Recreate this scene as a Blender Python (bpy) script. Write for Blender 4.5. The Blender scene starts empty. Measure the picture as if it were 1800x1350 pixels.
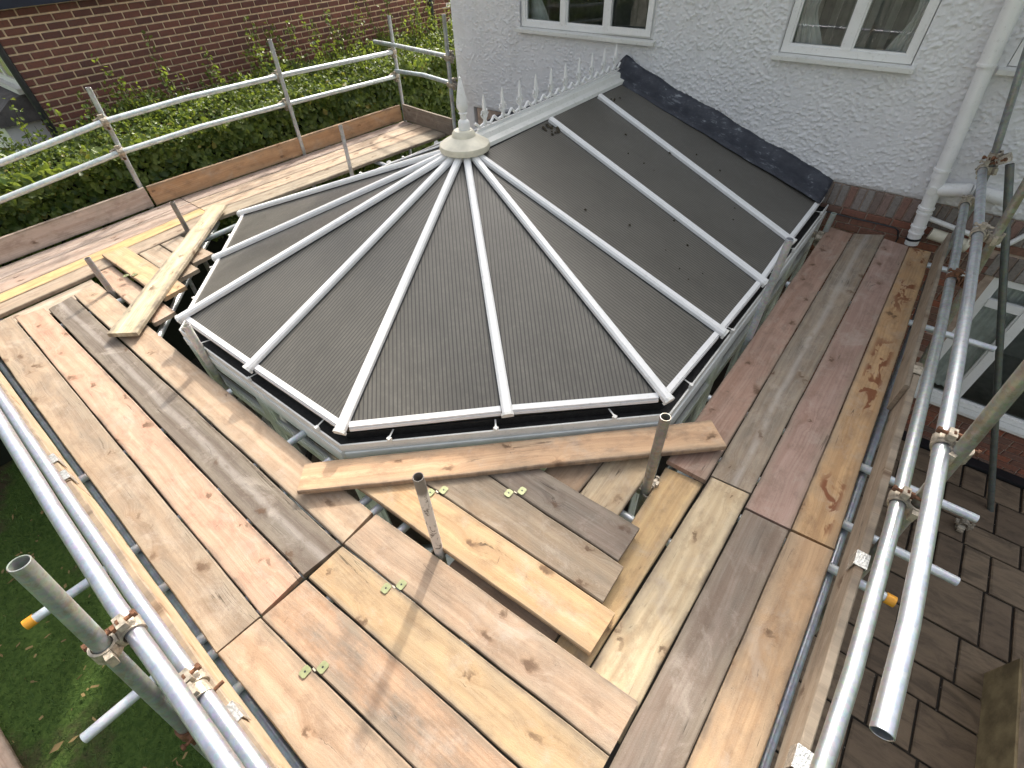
import bpy, bmesh, math, random
import numpy as np
from mathutils import Vector, Matrix

random.seed(7)
rng = np.random.default_rng(11)
C = bpy.context.scene.collection
SC = bpy.context.scene
GZ = -2.30                      # ground level; the deck top is z = 0

# ------------------------------------------------------------------ camera
cam_d = bpy.data.cameras.new('camera')
cam = bpy.data.objects.new('camera', cam_d)
C.objects.link(cam)
R = ((0.7838, 0.6200, -0.0350), (0.4198, -0.5705, -0.7059), (-0.4576, 0.5386, -0.7075))
m = Matrix(((R[0][0], -R[1][0], -R[2][0], 0), (R[0][1], -R[1][1], -R[2][1], 0),
            (R[0][2], -R[1][2], -R[2][2], 2.42), (0, 0, 0, 1)))
cam.matrix_world = m
cam_d.sensor_width = 36.0
cam_d.lens = 16.88
cam_d.clip_start = 0.02
cam_d.clip_end = 2000
SC.camera = cam

# ------------------------------------------------------------------ light
SUN_EL, SUN_AZ = math.radians(38), (-0.37, 0.93)
w = bpy.data.worlds.new('World')
SC.world = w
w.use_nodes = True
nt = w.node_tree
bg = nt.nodes['Background']
sky = nt.nodes.new('ShaderNodeTexSky')
sky.sky_type = 'NISHITA'
sky.sun_disc = False
sky.sun_elevation = SUN_EL
sky.sun_rotation = math.atan2(SUN_AZ[0], SUN_AZ[1])
sky.air_density = 1.6
sky.dust_density = 10.0
sky.ozone_density = 1.0
veil = nt.nodes.new('ShaderNodeHueSaturation')      # high thin cloud takes most of the blue out of the sky
veil.inputs['Saturation'].default_value = 0.38
nt.links.new(sky.outputs[0], veil.inputs['Color'])
nt.links.new(veil.outputs[0], bg.inputs[0])
bg.inputs[1].default_value = 0.15
sd = bpy.data.lights.new('sun', 'SUN')
sd.energy = 2.0
sd.angle = math.radians(2.2)
sd.color = (1.0, 0.92, 0.80)
sun = bpy.data.objects.new('sun', sd)
C.objects.link(sun)
h = math.hypot(*SUN_AZ)
to_sun = Vector((SUN_AZ[0] / h * math.cos(SUN_EL), SUN_AZ[1] / h * math.cos(SUN_EL), math.sin(SUN_EL)))
sun.rotation_euler = to_sun.to_track_quat('Z', 'Y').to_euler()
sun.location = (-5, 12, 12)
SC.view_settings.view_transform = 'Standard'
SC.view_settings.look = 'None'
SC.view_settings.gamma = 1.0
SC.view_settings.use_curve_mapping = False
SC.view_settings.exposure = 1.08

# ------------------------------------------------------------------ node helpers
class NT:
    def __init__(self, name):
        self.m = bpy.data.materials.new(name)
        self.m.use_nodes = True
        self.t = self.m.node_tree
        self.b = self.t.nodes['Principled BSDF']
        self.out = self.t.nodes['Material Output']
    def put(self, sock, v):
        if isinstance(v, bpy.types.NodeSocket):
            self.t.links.new(v, sock)
        elif v is not None:
            if isinstance(v, (tuple, list)) and len(v) == 3 and sock.type == 'RGBA':
                v = (*v, 1)
            sock.default_value = v
    def n(self, typ, ins=None, out=0, **kw):
        nd = self.t.nodes.new('ShaderNode' + typ)
        for k, v in kw.items():
            setattr(nd, k, v)
        for k, v in (ins or {}).items():
            self.put(nd.inputs[k], v)
        return nd.outputs[out]
    def math(self, op, a, b=None, c=None, clamp=False):
        return self.n('Math', {0: a, 1: b, 2: c}, operation=op, use_clamp=clamp)
    def mix(self, f, a, b, blend='MIX'):
        return self.n('Mix', {0: f, 6: a, 7: b}, out=2, data_type='RGBA', blend_type=blend)
    def ramp(self, f, lo, hi, a=0.0, b=1.0):
        return self.n('MapRange', {0: f, 1: lo, 2: hi, 3: a, 4: b}, interpolation_type='SMOOTHSTEP')
    def noise(self, vec, scale, detail=4, rough=0.55, dist=0.0):
        return self.n('TexNoise', {'Vector': vec, 'Scale': scale, 'Detail': detail, 'Roughness': rough, 'Distortion': dist})
    def vmul(self, vec, v):
        return self.n('VectorMath', {0: vec, 1: v}, operation='MULTIPLY')
    def vadd(self, vec, v):
        return self.n('VectorMath', {0: vec, 1: v}, operation='ADD')
    def obj(self):
        return self.n('TexCoord', out=3)
    def attr(self, name, out, kind='OBJECT'):
        return self.n('Attribute', out=out, attribute_name=name, attribute_type=kind)
    def rnd(self):
        return self.n('ObjectInfo', out=5)
    def bump(self, hgt, strength, dist=0.01):
        return self.n('Bump', {'Height': hgt, 'Strength': strength, 'Distance': dist})
    def set(self, **kw):
        for k, v in kw.items():
            self.put(self.b.inputs[k.replace('_', ' ')], v)
        return self.m

def plain(name, col, rough=0.6, metal=0.0, var=0.15, scale=9, bump=0.0, bscale=120, spec=0.5):
    k = NT(name)
    o = k.obj()
    n1 = k.noise(o, scale, 6, 0.6)
    dark = tuple(c * (1 - var) for c in col)
    lite = tuple(min(1, c * (1 + var)) for c in col)
    c = k.mix(k.ramp(n1, 0.3, 0.7), dark, lite)
    k.set(Base_Color=c, Roughness=rough, Metallic=metal)
    k.b.inputs['Specular IOR Level'].default_value = spec
    if bump:
        k.set(Normal=k.bump(k.noise(o, bscale, 3), bump, 0.01))
    return k.m

# ------------------------------------------------------------------ materials
def make_wood():
    k = NT('weathered_softwood')
    o = k.obj()
    r = k.rnd()
    xyz = k.n('SeparateXYZ', {0: o}, out=0)
    sep = xyz.node
    x, y, z = sep.outputs[0], sep.outputs[1], sep.outputs[2]
    seed = k.math('MULTIPLY', r, 53.0)
    xs = k.math('ADD', x, seed)
    ys = k.math('ADD', y, k.math('MULTIPLY', r, 17.0))
    # knots
    kn = k.noise(k.n('CombineXYZ', {0: k.math('MULTIPLY', xs, 14), 1: k.math('MULTIPLY', ys, 14)}), 1.0, 4, 0.6)
    ksz = k.math('MULTIPLY', k.noise(k.n('CombineXYZ', {0: k.math('MULTIPLY', xs, 2.0), 1: k.math('MULTIPLY', ys, 3)}), 1.0, 1), 0.26)
    kv = k.n('CombineXYZ', {0: k.math('ADD', k.math('MULTIPLY', xs, 3.1), k.math('MULTIPLY', kn, 0.35)), 1: k.math('ADD', k.math('MULTIPLY', ys, 6.0), k.math('MULTIPLY', kn, 0.8))})
    vor = k.n('TexVoronoi', {'Vector': kv, 'Scale': 1.0, 'Randomness': 1.0}, out=0, voronoi_dimensions='2D')
    d = vor
    keep = k.math('GREATER_THAN', k.n('SeparateColor', {0: vor.node.outputs[1]}, out=0), 0.66)
    knot = k.math('MULTIPLY', k.ramp(d, k.math('MULTIPLY', ksz, 0.35), ksz, 1, 0), keep)
    halo = k.math('MULTIPLY', k.ramp(d, 0.05, 0.42, 1, 0), keep)
    # grain bends round the knots and drifts along the board
    drift = k.noise(k.n('CombineXYZ', {0: k.math('MULTIPLY', xs, 0.9), 1: k.math('MULTIPLY', ys, 1.5)}), 1.0, 2)
    yy = k.math('ADD', ys, k.math('ADD', k.math('MULTIPLY', drift, 0.10), k.math('MULTIPLY', halo, 0.030)))
    g1 = k.noise(k.n('CombineXYZ', {0: k.math('MULTIPLY', xs, 1.6), 1: k.math('MULTIPLY', yy, 70), 2: k.math('MULTIPLY', z, 40)}), 1.0, 6, 0.65)
    g2 = k.noise(k.n('CombineXYZ', {0: k.math('MULTIPLY', xs, 0.5), 1: k.math('MULTIPLY', yy, 20), 2: k.math('MULTIPLY', z, 20)}), 1.0, 3, 0.5)
    rings = k.n('TexWave', {'Vector': k.n('CombineXYZ', {0: k.math('MULTIPLY', xs, 0.22), 1: yy, 2: z}), 'Scale': 15.0, 'Distortion': 4.0, 'Detail': 2.0, 'Detail Scale': 0.7}, out=1, bands_direction='Y')
    blot0 = k.noise(k.n('CombineXYZ', {0: k.math('MULTIPLY', xs, 1.1), 1: k.math('MULTIPLY', ys, 2.5), 2: 4.0}), 1.0, 3)
    tint = k.attr('tint', 1)
    grey_amt = k.attr('grey', 2)
    stain_amt = k.attr('stain_amt', 2)
    stain_col = k.attr('stain', 1)
    streak_amt = k.attr('streak', 2)
    hw = k.attr('hw', 2)
    dark = k.mix(1.0, tint, (0.62, 0.52, 0.44), 'MULTIPLY')
    c = k.mix(k.ramp(g2, 0.32, 0.68), tint, k.mix(0.55, tint, dark))
    c = k.mix(k.math('MULTIPLY', k.ramp(rings, 0.5, 1.0), k.math('MULTIPLY', k.ramp(blot0, 0.42, 0.62), 0.30)), c, dark)
    c = k.mix(k.math('MULTIPLY', k.ramp(g1, 0.45, 0.8), 0.34), c, dark)
    # silvering and grime in large irregular patches
    blot = k.noise(k.n('CombineXYZ', {0: k.math('MULTIPLY', xs, 2.4), 1: k.math('MULTIPLY', ys, 5.5)}), 1.0, 8, 0.68)
    c = k.mix(k.math('MULTIPLY', k.ramp(blot, 0.36, 0.66), k.math('ADD', k.math('MULTIPLY', grey_amt, 0.85), 0.12)), c, k.mix(k.ramp(g1, 0.3, 0.7), (0.235, 0.205, 0.165), (0.12, 0.103, 0.088)))
    blot2 = k.noise(k.n('CombineXYZ', {0: k.math('MULTIPLY', xs, 6.0), 1: k.math('MULTIPLY', ys, 10)}), 1.0, 7, 0.7)
    c = k.mix(k.math('MULTIPLY', k.ramp(blot2, 0.45, 0.70), 0.60), c, k.mix(0.5, dark, (0.14, 0.11, 0.085)))
    # tread-worn pale streak down the middle
    cen = k.ramp(k.math('ABSOLUTE', k.math('ADD', y, k.math('MULTIPLY', k.math('SUBTRACT', drift, 0.5), 0.08))), 0.004, 0.035, 1, 0)
    c = k.mix(k.math('MULTIPLY', k.math('MULTIPLY', cen, streak_amt), k.ramp(blot2, 0.3, 0.55)), c, (0.5, 0.46, 0.42))
    # dried dust, specks and scuffs
    dust = k.noise(k.n('CombineXYZ', {0: k.math('MULTIPLY', xs, 3.6), 1: k.math('MULTIPLY', ys, 4.4), 2: 7.0}), 1.0, 9, 0.75, 0.5)
    c = k.mix(k.math('MULTIPLY', k.ramp(dust, 0.50, 0.68), 0.38), c, (0.46, 0.40, 0.335))
    spk = k.noise(k.n('CombineXYZ', {0: k.math('MULTIPLY', xs, 130), 1: k.math('MULTIPLY', ys, 190)}), 1.0, 3, 0.6)
    c = k.mix(k.math('MULTIPLY', k.ramp(spk, 0.60, 0.74), 0.40), c, (0.10, 0.078, 0.06))
    c = k.mix(k.math('MULTIPLY', k.ramp(spk, 0.38, 0.26), 0.22), c, (0.62, 0.54, 0.45))
    # coloured stains
    sn = k.noise(k.n('CombineXYZ', {0: k.math('MULTIPLY', xs, 5.0), 1: k.math('MULTIPLY', ys, 11.0)}), 1.0, 3, 0.6, 0.6)
    cm = k.math('MULTIPLY', k.ramp(k.math('ABSOLUTE', y), 0.04, 0.08, 1, 0), k.ramp(k.noise(k.n('CombineXYZ', {0: k.math('MULTIPLY', xs, 1.4), 1: 3.0}), 1.0, 1), 0.45, 0.52))
    c = k.mix(k.math('MULTIPLY', k.math('MULTIPLY', k.ramp(sn, 0.50, 0.56), cm), stain_amt), c, stain_col)
    # wide grey weathering that creeps in from both edges
    e2 = k.ramp(k.math('SUBTRACT', hw, k.math('ADD', k.math('ABSOLUTE', y), k.math('MULTIPLY', k.math('SUBTRACT', blot, 0.5), 0.16))), 0.0, 0.05, 1, 0)
    c = k.mix(k.math('MULTIPLY', e2, 0.55), c, k.mix(0.35, (0.27, 0.225, 0.16), tint))
    # edge grime
    edge = k.ramp(k.math('SUBTRACT', hw, k.math('ABSOLUTE', y)), 0.0, 0.022, 1, 0)
    c = k.mix(k.math('MULTIPLY', edge, k.ramp(blot2, 0.3, 0.7, 0.15, 0.75)), c, (0.13, 0.10, 0.078))
    # cracks, knots, bruises
    ck = k.noise(k.n('CombineXYZ', {0: k.math('MULTIPLY', xs, 0.9), 1: k.math('MULTIPLY', yy, 24)}), 1.0, 1)
    crack = k.math('MULTIPLY', k.ramp(k.math('ABSOLUTE', k.math('SUBTRACT', ck, 0.5)), 0.002, 0.012, 1, 0), k.ramp(blot, 0.54, 0.64))
    c = k.mix(k.math('MULTIPLY', crack, 0.75), c, (0.06, 0.042, 0.03))
    c = k.mix(k.math('MULTIPLY', k.ramp(halo, 0.5, 1.0), 0.35), c, dark)
    c = k.mix(k.math('MULTIPLY', knot, k.ramp(kn, 0.3, 0.6, 0.25, 0.8)), c, (0.10, 0.055, 0.03))
    br = k.noise(k.n('CombineXYZ', {0: k.math('ADD', k.math('MULTIPLY', xs, 46), k.math('MULTIPLY', ys, 11)), 1: k.math('MULTIPLY', ys, 9)}), 1.0, 3)
    brm = k.math('MULTIPLY', k.ramp(br, 0.68, 0.77), k.ramp(blot2, 0.45, 0.60))
    c = k.mix(k.math('MULTIPLY', brm, 0.7), c, (0.07, 0.052, 0.04))
    hgt = k.math('ADD', k.math('MULTIPLY', g1, 0.6), k.math('ADD', k.math('MULTIPLY', crack, -1.2), k.math('MULTIPLY', knot, 0.4)))
    hsv = k.n('HueSaturation', {'Saturation': 0.90, 'Value': 1.0, 'Color': c})
    k.set(Base_Color=hsv, Roughness=k.ramp(g1, 0.3, 0.7, 0.62, 0.82), Normal=k.bump(k.math('ADD', hgt, k.math('MULTIPLY', spk, 0.5)), 0.6, 0.004))
    k.b.inputs['Specular IOR Level'].default_value = 0.2
    return k.m
WOOD = make_wood()

def make_steel():
    k = NT('galvanised_steel')
    o = k.obj()
    t = k.attr('tint', 1)
    n1 = k.noise(o, 14, 6, 0.65)
    n2 = k.noise(k.vmul(o, (1, 1, 0.4)), 55, 4, 0.6)
    sp = k.n('TexVoronoi', {'Vector': o, 'Scale': 70}, out=1)
    c = k.mix(k.ramp(n1, 0.35, 0.7), t, k.mix(1.0, t, (0.72, 0.73, 0.74), 'MULTIPLY'))
    c = k.mix(0.10, c, sp, 'OVERLAY')
    dirt = k.attr('dirt', 2)
    c = k.mix(k.math('MULTIPLY', k.ramp(k.noise(o, 9, 8, 0.75), 0.48, 0.62), dirt), c, (0.22, 0.17, 0.115))
    c = k.mix(k.math('MULTIPLY', k.ramp(n2, 0.66, 0.74), 0.35), c, (0.12, 0.10, 0.09))
    k.set(Base_Color=c, Roughness=k.ramp(n1, 0.3, 0.7, 0.28, 0.44), Metallic=k.attr('metal', 2), Normal=k.bump(n2, 0.08, 0.003))
    return k.m
STEEL = make_steel()

def make_painted_tube():
    k = NT('paint_splashed_steel')
    o = k.obj()
    n = k.noise(k.vmul(o, (1, 1, 0.45)), 26, 5, 0.7, 1.0)
    zz = k.n('SeparateXYZ', {0: k.n('NewGeometry', out=0)}, out=2)
    top = k.ramp(zz, 0.54, 0.585, 1, 0)
    f = k.math('MULTIPLY', k.ramp(n, 0.40, 0.47), top)
    c = k.mix(f, (0.20, 0.18, 0.16), (0.66, 0.62, 0.58))
    k.set(Base_Color=c, Roughness=0.65, Metallic=0.1, Normal=k.bump(n, 0.3, 0.004))
    return k.m
PAINTED = make_painted_tube()

def make_poly():
    k = NT('bronze_multiwall_sheet')
    o = k.obj()                                   # local Y runs along the flutes, X across
    x = k.n('SeparateXYZ', {0: o}, out=0)
    ph = k.math('FRACT', k.math('DIVIDE', x, 0.0262))
    line = k.ramp(k.math('ABSOLUTE', k.math('SUBTRACT', ph, 0.5)), 0.08, 0.22, 1, 0)
    n1 = k.noise(o, 1.6, 6, 0.6)
    n2 = k.noise(o, 24, 5, 0.7)
    base = k.mix(k.ramp(n1, 0.3, 0.7), (0.104, 0.097, 0.084), (0.138, 0.129, 0.112))
    run = k.noise(k.vmul(o, (9, 0.9, 1)), 1.0, 6, 0.7)
    base = k.mix(k.math('MULTIPLY', k.ramp(run, 0.5, 0.75), 0.4), base, (0.075, 0.068, 0.055))
    base = k.mix(k.math('MULTIPLY', k.ramp(n2, 0.45, 0.75), 0.25), base, (0.23, 0.215, 0.18))
    c = k.mix(k.math('MULTIPLY', line, 0.82), base, (0.040, 0.038, 0.034))
    k.set(Base_Color=c, Roughness=k.ramp(n2, 0.3, 0.7, 0.34, 0.5), Normal=k.bump(k.math('ADD', k.math('MULTIPLY', line, -1.0), k.math('MULTIPLY', n2, 0.2)), 0.18, 0.003))
    k.b.inputs['Specular IOR Level'].default_value = 0.45
    return k.m
POLY = make_poly()

def make_render():
    k = NT('white_roughcast')
    o = k.obj()
    n = k.noise(o, 55, 5, 0.65)
    n2 = k.noise(o, 1.3, 5, 0.6)
    n3 = k.noise(o, 240, 3, 0.6)
    c = k.mix(k.ramp(n2, 0.3, 0.75), (0.73, 0.73, 0.75), (0.79, 0.79, 0.80))
    c = k.mix(k.math('MULTIPLY', k.ramp(n, 0.60, 0.78), 0.45), c, (0.40, 0.40, 0.39))
    st_ = k.noise(k.vmul(o, (3.5, 1, 0.5)), 1.0, 6, 0.7)
    c = k.mix(k.math('MULTIPLY', k.ramp(st_, 0.52, 0.75), 0.28), c, (0.50, 0.49, 0.44))
    k.set(Base_Color=c, Roughness=0.85, Normal=k.bump(k.math('ADD', n, k.math('MULTIPLY', n3, 0.4)), 0.55, 0.008))
    return k.m
RENDER = make_render()

def make_brick(name, cols, rough=0.85):
    k = NT(name)
    o = k.obj()
    r = k.rnd()
    gp = k.n('NewGeometry', out=0)
    cell = k.n('Attribute', out=2, attribute_name='tone', attribute_type='GEOMETRY')
    v = k.math('FRACT', k.math('ADD', r, cell))
    cr = k.n('ValToRGB', {0: v})
    el = cr.node.color_ramp.elements
    el[0].color = (*cols[0], 1)
    el[1].color = (*cols[-1], 1)
    for i, cc in enumerate(cols[1:-1]):
        e = el.new((i + 1) / (len(cols) - 1))
        e.color = (*cc, 1)
    n1 = k.noise(gp, 38, 6, 0.7)
    n2 = k.noise(gp, 160, 3, 0.6)
    c = k.mix(k.math('MULTIPLY', k.ramp(n1, 0.4, 0.75), 0.55), cr, (0.055, 0.045, 0.045))
    k.set(Base_Color=c, Roughness=rough, Normal=k.bump(k.math('ADD', n1, k.math('MULTIPLY', n2, 0.5)), 0.5, 0.006))
    return k.m
BRICK_N = make_brick('dark_red_brick', [(0.150, 0.058, 0.046), (0.19, 0.072, 0.054), (0.115, 0.050, 0.044), (0.22, 0.084, 0.060), (0.165, 0.066, 0.050)])
BRICK_H = make_brick('mottled_old_brick', [(0.20, 0.095, 0.065), (0.27, 0.105, 0.065), (0.17, 0.115, 0.09), (0.22, 0.10, 0.07), (0.34, 0.11, 0.06), (0.20, 0.115, 0.08)])
BRICK_G = make_brick('grey_header_brick', [(0.24, 0.215, 0.195), (0.31, 0.285, 0.265), (0.20, 0.17, 0.15), (0.27, 0.15, 0.115), (0.28, 0.26, 0.245)])
MORTAR_N = plain('sandy_mortar', (0.74, 0.59, 0.41), 0.9, 0, 0.2, 12, 0.3)
MORTAR_H = plain('grey_pink_mortar', (0.42, 0.32, 0.26), 0.9, 0, 0.25, 12, 0.3)
def make_pvc(name, col, dirt, rough):
    k = NT(name)
    o = k.n('NewGeometry', out=0)
    n1 = k.noise(o, 5, 7, 0.7)
    n2 = k.noise(o, 34, 5, 0.7)
    c = k.mix(k.math('MULTIPLY', k.ramp(n1, 0.45, 0.72), 0.30 * dirt), col, (0.46, 0.46, 0.40))
    c = k.mix(k.math('MULTIPLY', k.ramp(n2, 0.56, 0.72), 0.45 * dirt), c, (0.30, 0.29, 0.24))
    k.set(Base_Color=c, Roughness=k.ramp(n1, 0.3, 0.7, rough, rough + 0.15))
    return k.m
UPVC = make_pvc('white_pvc', (0.84, 0.84, 0.84), 0.55, 0.30)
UPVC_D = make_pvc('white_pvc_weathered', (0.74, 0.74, 0.71), 1.0, 0.42)
FRAME = plain('grey_white_frame', (0.84, 0.86, 0.84), 0.4, 0, 0.08, 6)
CREAM = plain('cream_plastic', (0.70, 0.66, 0.54), 0.45, 0, 0.10, 12)
BLACKP = plain('black_plastic', (0.018, 0.020, 0.024), 0.4)
GUTTER_BLACK = plain('gutter_black', (0.012, 0.011, 0.011), 0.6, 0, 0.5, 30, 0.5)
NAVY = plain('navy_paint', (0.012, 0.016, 0.035), 0.35)
RUST = plain('rusty_steel', (0.16, 0.075, 0.04), 0.8, 0.2, 0.5, 40, 0.4)
ZINC = plain('zinc_coupler', (0.42, 0.37, 0.30), 0.5, 0.5, 0.35, 45, 0.3)
ZINC_C = plain('clean_zinc_clip', (0.60, 0.60, 0.58), 0.35, 0.75, 0.35, 90, 0.4)
GREENZ = plain('green_yellow_zinc', (0.30, 0.32, 0.17), 0.35, 0.35, 0.15, 30)
YCAP = plain('orange_end_cap', (0.80, 0.36, 0.03), 0.4)
SOILM = plain('dark_soil', (0.030, 0.024, 0.018), 0.95, 0, 0.4, 6, 0.6, 40)
CARPET = plain('room_wall', (0.58, 0.57, 0.54), 0.9)
TILEF = plain('tan_floor_tile', (0.34, 0.26, 0.18), 0.5)
CURT = plain('white_curtain', (0.72, 0.72, 0.73), 0.9)
SLATE = plain('grey_roof_tile', (0.13, 0.12, 0.12), 0.8, 0, 0.25, 10, 0.4)
REDTILE = plain('red_roof_tile', (0.30, 0.12, 0.09), 0.8, 0, 0.25, 10, 0.4)
BARK = plain('hedge_stem', (0.06, 0.045, 0.03), 0.9)
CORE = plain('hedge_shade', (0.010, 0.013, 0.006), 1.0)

def make_lead():
    k = NT('black_lead_flashing')
    o = k.obj()
    n1 = k.noise(o, 7, 8, 0.72)
    n2 = k.noise(k.vmul(o, (7, 30, 30)), 1.0, 7, 0.72, 0.8)
    c = k.mix(k.ramp(n1, 0.3, 0.7), (0.016, 0.019, 0.030), (0.045, 0.050, 0.066))
    c = k.mix(k.math('MULTIPLY', k.ramp(n2, 0.52, 0.66), k.ramp(n1, 0.48, 0.62)), c, (0.27, 0.29, 0.32))
    k.set(Base_Color=c, Roughness=0.5, Normal=k.bump(k.math('ADD', n1, n2), 0.4, 0.01))
    return k.m
LEAD = make_lead()

def make_glass():
    k = NT('window_glass')
    tr = k.n('BsdfTransparent', {0: (0.80, 0.86, 0.84, 1)})
    gl = k.n('BsdfGlossy', {0: (1, 1, 1, 1), 1: 0.015})
    fr = k.n('Fresnel', {0: 1.5})
    mx = k.n('MixShader', {0: fr, 1: tr, 2: gl})
    k.t.links.new(mx, k.out.inputs[0])
    return k.m
GLASS = make_glass()

def make_leaf():
    k = NT('hedge_leaf')
    v = k.n('Attribute', out=2, attribute_name='rnd', attribute_type='GEOMETRY')
    r = k.math('FRACT', k.math('ADD', v, k.rnd()))
    c = k.mix(r, (0.030, 0.070, 0.016), (0.19, 0.25, 0.06))
    c = k.mix(k.ramp(r, 0.955, 0.99), c, (0.30, 0.25, 0.06))
    df = k.b
    k.set(Base_Color=c, Roughness=0.42)
    k.b.inputs['Specular IOR Level'].default_value = 0.4
    tl = k.n('BsdfTranslucent', {0: k.mix(0.55, c, (0.42, 0.52, 0.05))})
    mx = k.n('MixShader', {0: 0.36, 1: k.b.outputs[0], 2: tl})
    k.t.links.new(mx, k.out.inputs[0])
    return k.m
LEAF = make_leaf()

def make_lawn():
    k = NT('lawn_and_soil')
    g = k.n('NewGeometry', out=0)
    n1 = k.noise(g, 1.1, 7, 0.65)
    n2 = k.noise(g, 22, 5, 0.7)
    c = k.mix(k.ramp(n2, 0.3, 0.7), (0.040, 0.075, 0.018), (0.085, 0.135, 0.032))
    c = k.mix(k.ramp(n1, 0.52, 0.66), c, (0.075, 0.058, 0.036))
    k.set(Base_Color=c, Roughness=0.95, Normal=k.bump(n2, 0.8, 0.03))
    k.b.inputs['Specular IOR Level'].default_value = 0.1
    return k.m
LAWN = make_lawn()

def make_slab():
    k = NT('riven_paving')
    g = k.n('NewGeometry', out=0)
    r = k.rnd()
    gv = k.vadd(k.vmul(g, (1, 3.2, 1)), k.n('CombineXYZ', {0: k.math('MULTIPLY', r, 31), 1: k.math('MULTIPLY', r, 13)}))
    n1 = k.noise(gv, 3.2, 8, 0.68, 0.8)
    n2 = k.noise(g, 40, 5, 0.65)
    c = k.mix(r, (0.155, 0.108, 0.072), (0.235, 0.17, 0.112))
    c = k.mix(k.math('MULTIPLY', k.ramp(n1, 0.40, 0.66), 0.75), c, (0.085, 0.062, 0.043))
    c = k.mix(k.math('MULTIPLY', k.ramp(n2, 0.55, 0.75), 0.3), c, (0.22, 0.17, 0.12))
    k.set(Base_Color=c, Roughness=0.8, Normal=k.bump(k.math('ADD', n1, k.math('MULTIPLY', n2, 0.25)), 0.7, 0.03))
    return k.m
SLAB = make_slab()
STONE = plain('mossy_sandstone', (0.33, 0.26, 0.15), 0.85, 0, 0.35, 5, 0.4, 50)
COPING = plain('pink_coping_stone', (0.60, 0.48, 0.38), 0.85, 0, 0.2, 8, 0.4, 60)
FALLEN_D = plain('dead_leaf_moss', (0.045, 0.036, 0.022), 0.9, 0, 0.6, 40)
GRAVEL = plain('grey_gravel', (0.20, 0.17, 0.15), 0.85, 0, 0.5, 60)

# ------------------------------------------------------------------ mesh helpers
def mesh(name, verts, faces, mat, smooth=False):
    me = bpy.data.meshes.new(name)
    me.from_pydata([tuple(v) for v in verts], [], faces)
    me.materials.append(mat)
    if smooth:
        me.polygons.foreach_set('use_smooth', [True] * len(me.polygons))
    me.update()
    return me

def link(name, me, parent=None, mw=None):
    o = bpy.data.objects.new(name, me)
    C.objects.link(o)
    if mw is not None:
        o.matrix_basis = mw
    if parent is not None:
        o.parent = parent
    return o

def tag(o, label=None, cat=None, group=None, kind=None):
    for k_, v in (('label', label), ('category', cat), ('group', group), ('kind', kind)):
        if v:
            o[k_] = v
    return o

def thing(name, label, cat, loc=(0, 0, 0), group=None):
    o = bpy.data.objects.new(name, None)
    C.objects.link(o)
    o.location = loc
    o.empty_display_size = 0.1
    return tag(o, label, cat, group)

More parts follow.
